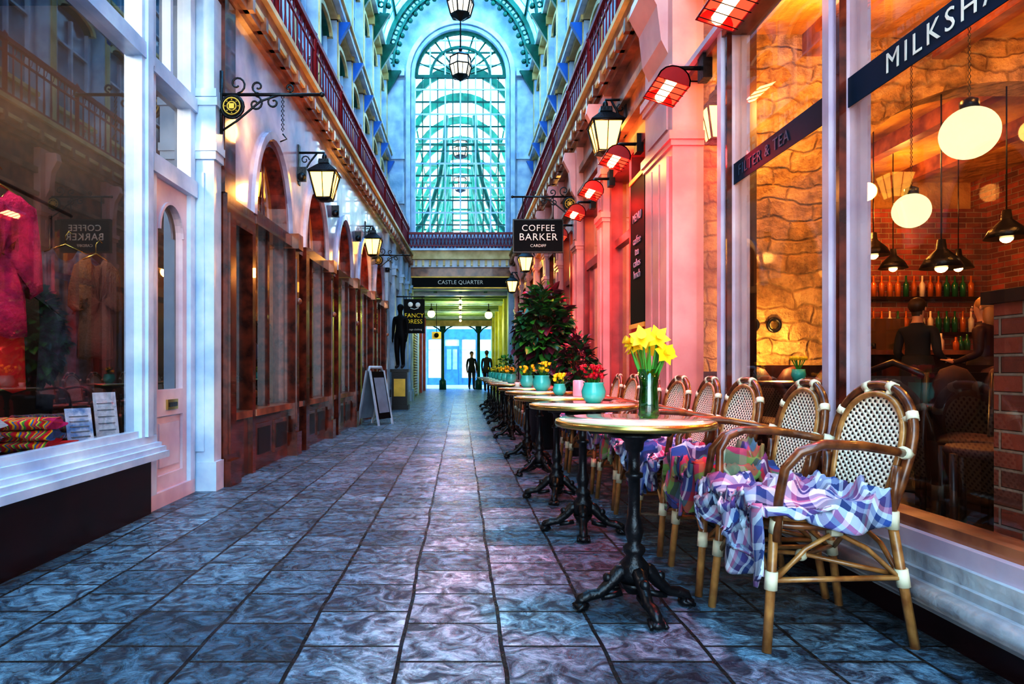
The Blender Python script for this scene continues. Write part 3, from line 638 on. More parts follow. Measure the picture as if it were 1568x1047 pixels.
b=MB(); b.poly([(GX,-2.5,.35),(GX,4.7,.35),(GX,4.7,3.65),(GX,-2.5,3.65)],G_clear); b.obj('window_6',fix=False)
band=mat('dark_blue_lettering_band',(.008,.03,.07),.5,spec=.2); blet=mat('dim_blue_lettering',(.05,.12,.2),.5)
b=MB(); b.box(GX-.009,GX-.004,1.3,2.8,2.04,2.165,band); b.box(GX-.009,GX-.004,2.91,3.97,2.04,2.165,band); b.box(GX-.009,GX-.004,-2.5,1.2,2.04,2.165,band)
o=b.obj('window_lettering_band')
text('MILKSHAKES & MORE',(GX-.012,2.55,2.102),RRIGHT,.112,cream2,o,al='LEFT',ext=.001,sp=1.3); text('FILTER & TEA',(GX-.012,3.9,2.102),RRIGHT,.09,blet,o,al='LEFT',ext=.001,sp=1.15)
def pil(y0,y1,x0,m,name,top=3.86,xb=1.9):
    b=MB(); b.box(x0,xb,y0,y1,0,top,m); b.box(x0-.05,xb,y0-.04,y1+.04,0,.3,m); b.box(x0-.03,xb,y0-.02,y1+.02,.3,.36,m)
    n=3; w=(y1-y0-.12)/n
    for i in range(n): b.box(x0-.018,x0,y0+.06+i*w+.02,y0+.06+(i+1)*w-.02,.45,2.45,m)
    for w_,z0,z1 in ((.015,2.5,2.54),(.03,2.54,2.6),(.02,2.95,3.0),(.035,3.0,3.06)): b.box(x0-w_,xb,y0-w_,y1+w_,z0,z1,m)
    b.box(x0-.012,x0,y0+.1,y1-.1,2.65,2.9,m)
    q=[(x0,3.8),(x0-.14,3.8),(x0-.16,3.7),(x0-.08,3.55),(x0-.05,3.3),(x0,3.2)]
    b.prism([(x,y0+.1,z) for x,z in q],[(x,y1-.1,z) for x,z in q],m)
    return b.obj(name)
pil(4.62,5.3,1.5,pinkw,'trim_pilaster',xb=1.72)
for y in (7.0,8.6,10.2,11.8,13.4,15,16.6,18.2): pil(y,y+.3,1.53,pinkw,'trim_pilaster',xb=1.72)
b=MB(); w=MB()
ys=[5.3,7.0,8.6,10.2,11.8,13.4,15,16.6,18.2,19.2]
for a,c in zip(ys,ys[1:]):
    a2=a+(.3 if a>5.4 else 0)
    m=redw if a<8.7 else wood  # frames near the heaters carry their red light in the colour
    if a in (7.0,11.8):
        w.box(1.62,1.75,a2,a2+.1,0,2.9,m); w.box(1.62,1.75,c-.1,c,0,2.9,m); w.box(1.66,1.7,a2+.1,c-.1,0,.7,m); w.box(1.66,1.7,a2+.1,a2+.22,.7,2.2,m); w.box(1.66,1.7,c-.22,c-.1,.7,2.2,m); w.box(1.64,1.74,a2,c,2.2,2.3,m)
        b.poly([(1.68,a2,.7),(1.68,c,.7),(1.68,c,2.9),(1.68,a2,2.9)],G_dark)
    else:
        w.box(1.62,1.8,a2,c,0,.45,m); w.box(1.55,1.8,a2,c,.45,.5,sillst)
        for q in (a2,(a2+c)/2-.04,c-.08): w.box(1.6,1.72,q,q+.08,.5,2.9,m)
        w.box(1.64,1.72,a2,c,2.2,2.28,m)
        b.poly([(1.68,a2,.5),(1.68,c,.5),(1.68,c,2.9),(1.68,a2,2.9)],G_dark)
    w.box(1.58,1.8,a2,c,2.9,3.05,m); w.box(1.62,1.8,a2,c,3.05,3.86,woodl if a<12 else tan); w.box(1.56,1.8,a2,c,3.5,3.58,tan); w.box(1.54,1.8,a2,c,3.2,3.25,tan)
w.obj('wall_right'); b.obj('window_7',fix=False)
b=MB(); b.box(1.55,1.59,5.5,5.95,1.3,2.6,signb); b.box(1.54,1.55,5.48,5.97,1.28,1.32,gold); b.box(1.54,1.55,5.48,5.97,2.58,2.62,gold); b.box(1.57,1.62,5.6,5.65,1.5,2.5,black); o=b.obj('menu_board'); text('MENU\n\ncoffee\ntea\ncakes\nlunch',(1.545,5.72,2.0),RRIGHT,.1,greyl,o)
b=MB()
b.box(1.9,7.6,9.6,9.7,0,3.7,ochre); b.box(7.5,7.6,-2.6,9.7,0,3.7,brick); b.box(1.9,7.6,-2.7,-2.6,0,3.7,ochre)
b.box(1.81,7.6,-2.7,19.2,3.66,3.8,ochre); b.box(1.96,7.6,-2.7,9.6,0,.1,darkf)
b.box(4.3,7.5,9.5,9.6,.1,1.0,darkw); b.box(7.45,7.5,-2.6,9.6,.1,1.0,darkw)
b.box(2.6,2.7,9.6,19.2,0,3.7,ochre); b.box(1.81,2.7,19.1,19.2,0,3.7,dark); b.box(1.81,2.7,9.6,19.2,0,.05,darkw)
for x in (2.8,3.9,5.0,6.1): b.box(x,x+.14,-2.6,9.5,3.48,3.66,woodl)
b.obj('wall_cafe_inner')
b=MB(); b.box(1.85,3.15,5.35,5.75,.1,3.66,stone); b.box(1.85,3.16,5.3,5.35,.1,.85,darkw); b.box(1.85,3.18,5.27,5.36,.85,.9,darkw)
for i in range(12):
    a0,a1=math.pi/2*i/12,math.pi/2*(i+1)/12
    q=[(3.15+1.4*(1-math.cos(a0)),2.3+1.0*math.sin(a0)),(3.15+1.4*(1-math.cos(a1)),2.3+1.0*math.sin(a1)),(3.15+1.4*(1-math.cos(a1)),3.66),(3.15+1.4*(1-math.cos(a0)),3.66)]
    b.prism([(x,5.4,z) for x,z in q],[(x,5.7,z) for x,z in q],stone)
b.box(4.55,7.5,5.4,5.7,3.3,3.66,stone)
b.obj('wall_cafe_stone_pier')
b=MB()
for x in (2.38,2.56): b.tube([(x+.05*math.cos(t*math.pi/8),5.33,1.28+.05*math.sin(t*math.pi/8)) for t in range(16)],.015,black,6,closed=True); b.sphere((x,5.34,1.28),.045,brass,(1,.2,1),10,6)
b.obj('round_wall_plates')
b=MB(); b.box(2.14,2.6,2.2,2.62,.1,1.18,brick); b.box(2.11,2.63,2.17,2.65,1.18,1.23,darkw); b.obj('brick_pier')
b=MB(); b.box(4.4,7.5,9.3,9.5,1.0,3.2,brick); b.obj('wall_cafe_brick_panel')
b=MB(); b.box(3.7,6.6,7.3,7.9,.1,1.08,darkw); b.box(3.65,6.65,7.22,7.95,1.08,1.13,woodl)
for i in range(9): b.box(3.75+i*.32,4.0+i*.32,7.28,7.3,.25,.95,wood)
b.obj('bar_counter')
b=MB(); bott=[mat('bottle_green',(.02,.15,.05),.1),mat('bottle_amber',(.5,.15,.02),.1),mat('cup_white',(.8,.7,.6),.3)]
for i in range(26):
    x=3.85+i*.105; h=random.uniform(.12,.3); m=random.choice(bott); b.lathe([(.03,0),(.033,h*.6),(.012,h*.75),(.012,h)],(x,7.75+random.uniform(-.05,.08),1.13),m,8)
b.box(4.6,5.1,7.5,7.85,1.13,1.5,brass); b.tube([(4.7,7.48,1.2),(4.7,7.42,1.2),(4.7,7.42,1.15)],.02,black,6); b.tube([(5.0,7.48,1.2),(5.0,7.42,1.2),(5.0,7.42,1.15)],.02,black,6)
b.obj('bottles_and_coffee_machine')
b=MB(); b.box(5.4,7.3,9.2,9.32,1.4,1.44,darkw); b.box(5.4,7.3,9.2,9.32,1.9,1.94,darkw)
for z in (1.44,1.94):
    for i in range(16): b.lathe([(.035,0),(.038,.18),(.013,.22),(.013,.3)],(5.5+i*.115,9.24,z),random.choice(bott),8)
b.obj('back_bar_shelves')
def banq(name,x,y,l,rz=0,H=.95):
    b=MB(); b.box(-.25,.25,-l/2,l/2,.1,.5,darkw); b.box(.15,.28,-l/2,l/2,.5,H,darkw)
    n=max(2,int(l/.3))
    for i in range(n):
        yy=-l/2+l*(i+.5)/n; b.sphere((0,yy,.5),.15,cloth2,(1.6,1,.4),10,6); b.sphere((.14,yy,.75),.15,cloth2,(.5,1,1.3),10,6)
    return b.obj(name,(x,y,0),rz)
banq('leather_banquette',2.62,5.0,.9,R(90)); banq('leather_banquette',4.4,4.7,1.8,R(90)); banq('leather_banquette',3.1,1.0,1.8,R(0)); banq('leather_banquette',3.5,3.7,1.5,R(90),.9); banq('leather_banquette',6.2,5.0,1.6,R(90),.95)
def inner_table(x,y,p=True):
    b=MB(); b.lathe([(.2,.1),(.2,.12),(.03,.15),(.025,.78),(.08,.8)],(x,y,0),black,12); b.lathe([(.31,.8),(.32,.82),(.31,.84)],(x,y,0),darkw,24); b.obj('round_cafe_table')
    if not p: return
    b=MB(); b.lathe([(.03,0),(.045,.04),(.04,.08)],(x,y,.84),tealpot,12)
    for i in range(10): a=random.uniform(0,6.28); b.tube([(x,y,.9),(x+.04*math.cos(a),y+.04*math.sin(a),.98)],.003,leafl,4); b.sphere((x+.045*math.cos(a),y+.045*math.sin(a),.99),.014,yellow,seg=6,rg=4)
    b.obj('flower_pot')
inner_table(2.2,4.25); inner_table(3.1,4.5,False); inner_table(3.1,2.7,False); inner_table(4.6,3.7)
for (x,y) in ((2.75,3.2),(2.3,3.65),(2.4,2.92),(3.7,2.8)):
    b=MB()
    for s in (-1,1): b.tube([(-.18,s*.18,.1),(-.18,s*.18,.55)],.016,darkw,6); b.tube([(.18,s*.18,.1),(.18,s*.18,.55),(.22,s*.18,.9)],.016,darkw,6)
    b.lathe([(.19,0),(.2,.02),(.19,.04)],(0,0,.53),cloth2,16); b.tube([(.22,-.18,.88),(.26,0,.96),(.22,.18,.88)],.02,darkw,6)
    b.prism([(.2,-.15,.62),(.2,.15,.62),(.24,.15,.88),(.24,-.15,.88)],[(.22,-.15,.62),(.22,.15,.62),(.26,.15,.88),(.26,-.15,.88)],darkw)
    b.obj('wooden_cafe_chair',(x,y,0),random.uniform(-1,1))
def globe(x,y,z,r):
    b=MB(); b.sphere((x,y,z),r,E_globe,seg=32,rg=20); b.lathe([(.05,r-.01),(.05,r+.04),(.015,r+.06)],(x,y,z),black,10)
    zz=z+r+.06
    while zz<3.6: b.tube([(x,y,zz),(x+.008,y,zz+.02),(x,y,zz+.04),(x-.008,y,zz+.02)],.003,black,4,closed=True); zz+=.035
    b.obj('globe_pendant_lamp'); 
globe(3.0,3.85,2.31,.15); globe(3.59,5.2,2.18,.135)
def cone(x,y,z,r=.16):
    b=MB(); b.lathe([(r,0),(r*.75,.08),(.04,.16),(.03,.24)],(x,y,z),black,18); b.sphere((x,y,z+.01),.05,E_spot,seg=8,rg=6); b.tube([(x,y,z+.2),(x,y,3.66)],.006,black,5); b.obj('metal_cone_pendant_lamp')
cone(5.3,8,2.15); cone(4.05,5.5,1.77); cone(4.6,5.5,2.02); cone(6.1,8,2.15); cone(4.3,6.8,2.1)
for i,(x,y,z,e) in enumerate(((2.5,4.5,3.0,62),(3.2,3.0,3.1,34),(3.6,1.0,3.1,28),(4.8,4.2,3.0,44),(5.5,8.2,2.9,52),(4.0,7.0,3.0,44),(2.2,6.8,3.0,28),(2.2,8.5,3.0,22),(2.2,11,3,22),(2.2,14,3,22),(2.2,17,3,18))): point('cafe_light',(x,y,z),e,(1,.5,.13),.12)
point('stone_uplight',(2.5,5.1,1.1),12,(1,.6,.2),.05)
# ================================================================ LANTERNS
def lantern(name,x,y,z,side,wallx,s=1.0,glow=E_lan):
    b=MB(); b.T=Matrix.Translation((x,y,z))@Matrix.Scale(s,4)
    a,c=.085,.15; zb,zt=-.19,.1
    bot=[(-a,-a,zb),(a,-a,zb),(a,a,zb),(-a,a,zb)]; top=[(-c,-c,zt),(c,-c,zt),(c,c,zt),(-c,c,zt)]
    g=.93
    b.prism([(p[0]*g,p[1]*g,p[2]+.01) for p in bot],[(p[0]*g,p[1]*g,p[2]-.01) for p in top],glow)
    for p,q in zip(bot,top): b.tube([p,q],.011,black,5)
    for k in range(4): b.tube([bot[k],bot[(k+1)%4]],.012,black,5); b.tube([top[k],top[(k+1)%4]],.014,black,5); m1=(Vector(bot[k])+Vector(bot[(k+1)%4]))/2; m2=(Vector(top[k])+Vector(top[(k+1)%4]))/2; b.tube([m1,m2],.005,black,4)
    r0=[(p[0]*1.15,p[1]*1.15,zt+.005) for p in top]; r1=[(p[0]*.35,p[1]*.35,.22) for p in top]; b.prism(r0,r1,black)
    b.prism([(p[0]*.42,p[1]*.42,.22) for p in top],[(p[0]*.38,p[1]*.38,.27) for p in top],black); b.sphere((0,0,.3),.03,black,(1,1,1.5),8,6)
    b.prism([(p[0]*1.1,p[1]*1.1,zb) for p in bot],[(p[0]*.5,p[1]*.5,zb-.03) for p in bot],black)
    b.T=None
    W=wallx; zt=z+.27*s
    b.tube([(W,y,zt+.08),(x,y,zt+.08),(x,y,zt)],.013,black,6)
    b.tube([(W,y,zt-.22),(W+(x-W)*.15,y,zt-.16),(W+(x-W)*.45,y,zt-.02),(W+(x-W)*.7,y,zt+.07)],.011,black,6)
    c0=(W+(x-W)*.25,zt-.0); b.tube([(c0[0]+.05*math.cos(t*.7)*(1-.07*t),y,c0[1]+.05*math.sin(t*.7)*(1-.07*t)) for t in range(11)],.007,black,5)
    b.box(min(W,W+side*.02)-.012,max(W,W+side*.02)+.012,y-.04,y+.04,zt-.28,zt+.16,black)
    b.obj(name)
lantern('wall_lantern',-1.52,7.3,3.0,-1,LX(7.3),.95); lantern('wall_lantern',-1.55,11.6,3.12,-1,LX(11.6),.95)
lantern('wall_lantern',1.42,6.4,3.22,1,1.62,.95); lantern('wall_lantern',1.34,13.5,3.12,1,1.6,.95); lantern('wall_lantern',1.34,17,3.1,1,1.6,.95)
lantern('wall_lantern',1.95,4.95,2.8,1,2.15,.8)  # added behind the glass, stands in for a lantern's reflection
b=MB(); b.box(2.13,2.2,4.85,5.05,.1,3.66,darkw); b.obj('trim_inner_post')
for x,y,z,s in ((-1.2,7.3,2.9,-1),(-1.25,11.6,2.9,-1),(1.15,6.3,2.9,1),(1.0,13.3,2.9,1)): point('lantern_light',(x,y,z),16,(1,.48,.13),.1)
point('lantern_light',(-1.66,5.7,3.0),4,(1,.5,.15),.1)
def pendant(y,z=8.15,s=1,x=0):
    b=MB(); b.T=Matrix.Translation((x,y,z))@Matrix.Scale(s,4)
    hx=lambda r,zz:[(r*math.cos(k*math.pi/3+.26),r*math.sin(k*math.pi/3+.26),zz) for k in range(6)]
    A,B,C=hx(.2,-.25),hx(.27,.0),hx(.25,.2)
    b.prism([(p[0]*.95,p[1]*.95,p[2]) for p in A],[(p[0]*.95,p[1]*.95,p[2]) for p in B],E_lanw); b.prism([(p[0]*.93,p[1]*.93,p[2]) for p in B],[(p[0]*.93,p[1]*.93,p[2]) for p in C],E_lanw)
    for k in range(6):
        for P in (A,B,C): b.tube([P[k],P[(k+1)%6]],.016,black,5)
        b.tube([A[k],B[k],C[k]],.016,black,5); m=lambda P:(Vector(P[k])+Vector(P[(k+1)%6]))/2; b.tube([m(A),m(B)],.008,black,4)
    b.prism(hx(.28,.2),hx(.06,.34),black); b.sphere((0,0,.4),.05,black,seg=8,rg=6); b.lathe([(.02,-.36),(.1,-.3),(.2,-.25)],(0,0,0),black,6,False)
    b.T=None; b.tube([(x,y,z+.4*s),(x,y,12.1 if y<19 else 10.4)],.018,black,5); b.obj('hanging_hexagonal_lantern')
pendant(10.4,x=-.12); pendant(12.9); pendant(15.6); pendant(21,8.0); pendant(25,8.0)
# ================================================================ HEATERS
hr=mat('heater_red_housing',(.35,.012,.015),.3)
def heater(x,y,z,wallx=1.56,pw_=30,spr=110,tilt=14):
    b=MB(); n=8; k_=.78
    prof=[(.14*k_*math.cos(math.pi*(.0+i/n)),.13*k_*math.sin(math.pi*(i/n))) for i in range(n+1)]
    T=Matrix.Translation((x,y,z))@Matrix.Rotation(R(18),4,'Y'); b.T=T
    for p,q in zip(prof,prof[1:]):
        b.prism([(p[0],-.17,p[1]),(q[0],-.17,q[1]),(q[0]*.92,-.17,q[1]*.92),(p[0]*.92,-.17,p[1]*.92)],[(p[0],.17,p[1]),(q[0],.17,q[1]),(q[0]*.92,.17,q[1]*.92),(p[0]*.92,.17,p[1]*.92)],hr)
        b.poly([(p[0]*.88,-.16,p[1]*.88),(q[0]*.88,-.16,q[1]*.88),(q[0]*.88,.16,q[1]*.88),(p[0]*.88,.16,p[1]*.88)],E_refl)
    for yy in (-.17,.16): b.prism([(u,yy,v) for u,v in prof],[(u,yy+.01,v) for u,v in prof],hr)
    b.tube([(0,-.15,.03),(0,.15,.03)],.035,E_heat,8)
    for k in range(4): b.tube([(-.11,-.12+k*.08,-.008),(.11,-.12+k*.08,-.008)],.003,black,4)
    b.T=None
    b.tube([(x,y,z+.08),(x+.05,y,z+.16),(wallx,y,z+.16)],.015,black,6); b.box(wallx-.02,wallx+.04,y-.05,y+.05,z+.08,z+.24,black); b.obj('infrared_patio_heater')
    area('heater_light',(x-.02,y,z-.05),.16,pw_,(1,.06,.07),(0,R(tilt),0),.3,spr)
# the near ones are angled further out over the tables and walkway
heater(1.35,2.2,2.74,1.6,3.5,42,20); heater(1.35,3.3,2.74,1.6,5,46,18); heater(1.35,4.3,2.74,1.6,10,80,14)  # nearest heater is out of view, added to redden the floor
for y in (5.75,6.8,7.75,9.0): heater(1.35,y,2.74,pw_=14,spr=95)
point('heater_glow',(1.45,4.42,2.35),5.5,(1,.02,.02),.06); point('heater_glow',(1.38,6.1,2.45),6,(1,.03,.03),.06); point('heater_glow',(1.38,7.5,2.45),6,(1,.03,.03),.06)
# ================================================================ BRACKET SIGNS
def scrollbracket(b,W,y,z,xe,d,eo=.05):
    b.tube([(W,y,z),(xe,y,z)],.013,black,6); b.sphere((xe,y,z),.02,black,seg=8,rg=6)
    b.tube([(W,y,z-.3),(W,y,z+.18)],.014,black,6)
    def sp(cx,cz,r,a0,dirn): b.tube([(cx+d*r*math.cos(a0+dirn*t*.5)*(1-t*.055),y,cz+r*math.sin(a0+dirn*t*.5)*(1-t*.055)) for t in range(15)],.008,black,5)
    sp(W+d*.12,z+.08,.07,-1.5,1); sp(W+d*.28,z+.06,.05,-1.5,-1); sp(W+d*.4,z-.06,.05,1.5,1); sp(W+d*.26,z-.07,.06,1.5,-1); sp(W+d*.52,z+.05,.035,-1.5,1)
    b.tube([(W,y,z-.28),(W+d*.12,y,z-.2),(W+d*.3,y,z-.05),(W+d*.45,y,z)],.009,black,6)
    ring=lambda cx,cz,r:[(cx+r*math.cos(t*math.pi/8),y-.02,cz+r*math.sin(t*math.pi/8)) for t in range(16)]
    E=W+d*eo
    b.tube(ring(E,z-.1,.085),.012,black,6,closed=True)
    q=[(E+.08*math.cos(t*math.pi/8),z-.1+.08*math.sin(t*math.pi/8)) for t in range(16)]
    b.prism([(x,y-.032,zz) for x,zz in q],[(x,y+.012,zz) for x,zz in q],signb)
    for r in (.064,.034): b.tube([(x,yy-.014,zz) for x,yy,zz in ring(E,z-.1,r)],.006,gold,4,closed=True)
    for t in range(8): a=t*math.pi/4; b.sphere((E+.05*math.cos(a),y-.034,z-.1+.05*math.sin(a)),.006,gold,seg=5,rg=4)
    b.box(E-.02,E+.02,y-.038,y-.033,z-.12,z-.08,gold)
b=MB(); scrollbracket(b,-1.83,5.0,3.02,-1.06,1,.09)
for zz in range(8): b.tube([(-1.36+.01*math.cos(t*1.57),5.0,3.0-zz*.035+.018*math.sin(t*1.57)) for t in range(4)],.004,black,4,closed=True)
b.tube([(-1.36,5.0,2.72),(-1.33,5.0,2.68),(-1.38,5.0,2.66)],.006,black,4)
b.obj('scrolled_wall_bracket')
b=MB(); scrollbracket(b,1.52,8.8,3.24,.70,-1)
SX=-.11
b.box(.83+SX,1.48+SX,8.78,8.82,2.5,2.92,signb)
for (x0,x1,z0,z1) in ((.83,1.48,2.485,2.5),(.83,1.48,2.92,2.935),(.815,.83,2.485,2.935),(1.48,1.495,2.485,2.935)): b.box(x0+SX,x1+SX,8.775,8.825,z0,z1,black)
for x in (.95,1.36): b.tube([(x+SX,8.8,2.92),(x+SX,8.8,3.24)],.007,black,5)
o=b.obj('hanging_cafe_sign')
text('COFFEE',(1.155+SX,8.77,2.81),RX,.12,cream2,o,sp=1.1); text('BARKER',(1.155+SX,8.77,2.69),RX,.135,cream2,o,sp=1.1); text('CARDIFF',(1.155+SX,8.77,2.575),RX,.055,cream2,o)
b=MB(); scrollbracket(b,LX(12.8),12.8,3.15,-1.0,1); b.obj('scrolled_wall_bracket')
b=MB(); b.box(-1.36,-.86,15.68,15.72,1.78,2.6,signb); b.tube([(LX(15.7),15.7,2.66),(-.86,15.7,2.66)],.015,black,6)
for x in (-1.3,-.92): b.tube([(x,15.7,2.6),(x,15.7,2.66)],.008,black,5)
b.sphere((-1.2,15.67,2.47),.06,cream2,(1,.2,1)); b.sphere((-1.02,15.67,2.46),.06,cream2,(1,.2,1)); b.tube([(-1.2,15.66,2.38),(-1.1,15.66,2.35),(-1.0,15.66,2.39)],.012,cream2,5)
o=b.obj('hanging_fancy_dress_sign'); text('FANCY\nDRESS',(-1.11,15.67,2.13),RX,.145,yellow,o); text('vintage clothing',(-1.11,15.67,1.87),RX,.06,cream2,o)
b=MB(); ab=mat('grey_board_frame',(.6,.66,.72),.4)
for s in (-1,1):
    for x in (-.24,.2): b.prism([(x,s*.2-.012,0),(x+.04,s*.2-.012,0),(x+.04,s*.03-.012,.9),(x,s*.03-.012,.9)],[(x,s*.2+.012,0),(x+.04,s*.2+.012,0),(x+.04,s*.03+.012,.9),(x,s*.03+.012,.9)],ab)
    b.prism([(-.2,s*.18-.006,.1),(.2,s*.18-.006,.1),(.2,s*.03-.006,.88),(-.2,s*.03-.006,.88)],[(-.2,s*.18+.006,.1),(.2,s*.18+.006,.1),(.2,s*.03+.006,.88),(-.2,s*.03+.006,.88)],greyl if s>0 else signb)
    b.prism([(-.16,s*.165+s*.012,.2),(.16,s*.165+s*.012,.2),(.16,s*.055+s*.012,.78),(-.16,s*.055+s*.012,.78)],[(-.16,s*.165+s*.014,.2),(.16,s*.165+s*.014,.2),(.16,s*.055+s*.014,.78),(-.16,s*.055+s*.014,.78)],greyl)
b.tube([(-.22,0,.88),(-.18,0,.95),(.18,0,.95),(.22,0,.88)],.025,ab,8); b.obj('pavement_a_board',(-1.42,10.9,0),R(66))
b=MB(); b.box(-.2,.2,-.22,.22,0,.1,black); b.box(-.17,.17,-.19,.19,.1,.85,black); b.box(-.21,.21,-.23,.23,.85,.92,black); b.box(-.13,.13,-.2,-.19,.3,.7,gold); b.obj('mannequin_plinth',(-1.38,15.0,0))
# ================================================================ TABLES
def table_mesh():
    b=MB()
    b.lathe([(.285,.698),(.30,.70),(.304,.712),(.30,.724),(.285,.726)],(0,0,0),brass,48); b.lathe([(.284,.7),(.286,.7285),(.02,.7295)],(0,0,0),ttop,48)
    b.lathe([(.1,.66),(.1,.675),(.04,.69),(.04,.7)],(0,0,0),black,16)
    for k in range(4):
        a=k*math.pi/2+.4; b.tube([(0,0,.68),(.2*math.cos(a),.2*math.sin(a),.69)],.012,black,6)
    b.lathe([(.05,.1),(.06,.13),(.055,.17),(.03,.2),(.042,.22),(.042,.235),(.025,.25),(.03,.27),(.036,.3),(.03,.33),(.022,.36),(.022,.5),(.034,.505),(.034,.52),(.022,.525),(.022,.6),(.034,.61),(.038,.64),(.06,.66),(.06,.67)],(0,0,0),black,18)
    b.lathe([(.03,.06),(.045,.08),(.055,.1)],(0,0,0),black,16)
    for k in range(4):
        a=k*math.pi/2+.12
        P=lambda r,z:(r*math.cos(a),r*math.sin(a),z)
        b.tube([P(.02,.15),P(.06,.14),P(.1,.095),P(.14,.06),P(.18,.055),P(.21,.04),P(.225,.02)],[.03,.03,.024,.02,.022,.022,.014],black,8)
        b.sphere(P(.21,.018),.026,black,(1.3,1.3,.68),8,6)
        b.sphere(P(.105,.12),.02,black,seg=8,rg=6); b.tube([P(.05,.06),P(.09,.05),P(.13,.045)],.013,black,6)
        for dd in (-.12,.12):
            aa=a+dd; b.tube([(.2*math.cos(aa),.2*math.sin(aa),.03),(.235*math.cos(aa),.235*math.sin(aa),.01)],.009,black,5)
    return b
tm=None
tabs=[(.67,2.52),(.69,3.68),(.68,4.62),(.69,5.7),(.69,6.75),(.68,8.7),(.68,9.8),(.68,10.9),(.69,12.1),(.69,13.3),(.69,14.6),(.69,16)]
for i,(x,y) in enumerate(tabs):
    if tm is None: o=table_mesh().obj('round_bistro_table',(x,y,0)); tm=o.data
    else: o=bpy.data.objects.new('round_bistro_table',tm); COL.objects.link(o); o.location=(x,y,0); o.rotation_euler=(0,0,random.uniform(-.4,.4))
# ================================================================ CHAIRS (face -X)
def hoop(w,zb,zt,xb,xt,n=20):
    H=zt-zb; zs=zb+H*.5; out=[]
    def X(z): return xb+(xt-xb)*((z-zb)/H)**.9
    out.append((X(zb),-w*.84,zb)); out.append((X(zb+H*.25),-w*.94,zb+H*.25))
    for i in range(n+1):
        a=math.pi*i/n; z=zs+(zt-zs)*math.sin(a)**.8 if 0<i<n else zs
        out.append((X(z),-w*math.cos(a),z))
    out.append((X(zb+H*.25),w*.94,zb+H*.25)); out.append((X(zb),w*.84,zb)); return out
def chair_mesh():
    b=MB()
    def se(t,rx,ry,e=.55):
        c,s=math.cos(t),math.sin(t); return (rx*math.copysign(abs(c)**e,c),ry*math.copysign(abs(s)**e,s))
    n=28
    ring=[se(2*math.pi*i/n,.215,.205) for i in range(n)]
    b.tube([(x,y,.435) for x,y in ring],.017,canel,8,closed=True); b.tube([(x*1.03,y*1.03,.408) for x,y in ring],.013,cane,6,closed=True)
    top=[b.av((x*.97,y*.97,.445)) for x,y in ring]; mid=[b.av((x*.5,y*.5,.438)) for x,y in ring]; c=b.av((0,0,.435)); bt=[b.av((x*.97,y*.97,.425)) for x,y in ring]
    for i in range(n): j=(i+1)%n; b.face([top[i],top[j],mid[j],mid[i]],weave,True); b.face([mid[i],mid[j],c],weave,True)
    b.face(bt[::-1],weave)
    for s in (-1,1):
        b.tube([(-.235,s*.205,0),(-.215,s*.195,.22),(-.2,s*.188,.44)],.0155,canel,8)
        b.tube([(.27,s*.2,0),(.235,s*.19,.22),(.2,s*.18,.44)],.0155,canel,8)
        b.tube([(.2,s*.18,.42),(.21,s*.187,.52),(.22,s*.19,.6)],.0155,cane,8)
        b.tube([(-.2,s*.2,.36),(-.2,s*.215,.5),(-.19,s*.235,.6),(-.15,s*.25,.655),(-.08,s*.258,.68),(.05,s*.255,.675),(.17,s*.235,.655),(.245,s*.2,.64)],[.015,.015,.015,.0165,.0165,.0165,.015,.014],cane,9)
        for p,q in (((-.217,s*.196,.2),(-.213,s*.194,.26)),((.238,s*.191,.2),(.23,s*.188,.26)),((-.2,s*.19,.385),(-.2,s*.2,.43)),((.205,s*.182,.39),(.205,s*.182,.45)),((.215,s*.214,.648),(.247,s*.2,.64))):
            b.tube([p,q],.021,bind,8)
        b.tube([(-.21,s*.193,.22),(-.1,s*.195,.33),(0,s*.195,.385),(.11,s*.19,.33),(.235,s*.188,.22)],.009,canel,6)
        b.tube([(-.215,s*.194,.23),(.236,s*.19,.23)],.010,canel,6)
        b.tube([(-.02,s*.195,.385),(.02,s*.195,.385)],.016,bind,6)
    for x,zz in ((-.21,.24),(.235,.24)):
        b.tube([(x,-.19,zz-.02),(x*.98,-.09,.32),(x*.95,0,.36),(x*.98,.09,.32),(x,.19,zz-.02)],.009,canel,6)
    b.tube([(-.21,-.19,.235),(0,0,.25),(.235,.188,.235)],.009,canel,6); b.tube([(-.21,.19,.235),(0,0,.26),(.235,-.188,.235)],.009,canel,6); b.sphere((0,0,.255),.022,bind,seg=8,rg=6)
    outer=hoop(.205,.43,.865,.2,.295); inner=hoop(.168,.47,.832,.203,.283)
    b.tube(outer,.016,cane,9); b.tube(inner,.012,canel,8)
    ctr=Vector((0,0,0)); 
    for p in inner: ctr+=Vector(p)
    ctr/=len(inner); ctr.x+=.012; n=len(inner)
    for off in (0,.008):
        A=[b.av((p[0]+off,p[1],p[2])) for p in inner]; Mi=[b.av(tuple(Vector(p)*.5+ctr*.5+Vector((off,0,0)))) for p in inner]; c=b.av(tuple(ctr+Vector((off,0,0))))
        for i in range(n): j=(i+1)%n; b.face([A[i],A[j],Mi[j],Mi[i]],weave,True); b.face([Mi[i],Mi[j],c],weave,True)
    for i in (len(outer)//2-2,len(outer)//2+2,5,len(outer)-6):
        p=Vector(outer[i]); q=Vector(inner[i]); tdir=(Vector(outer[i+1])-Vector(outer[i-1])).normalized()
        b.tube([p-tdir*.014,p+tdir*.014],.0195,bind,8); b.tube([p,q],.011,bind,6)
    return b
cm=None
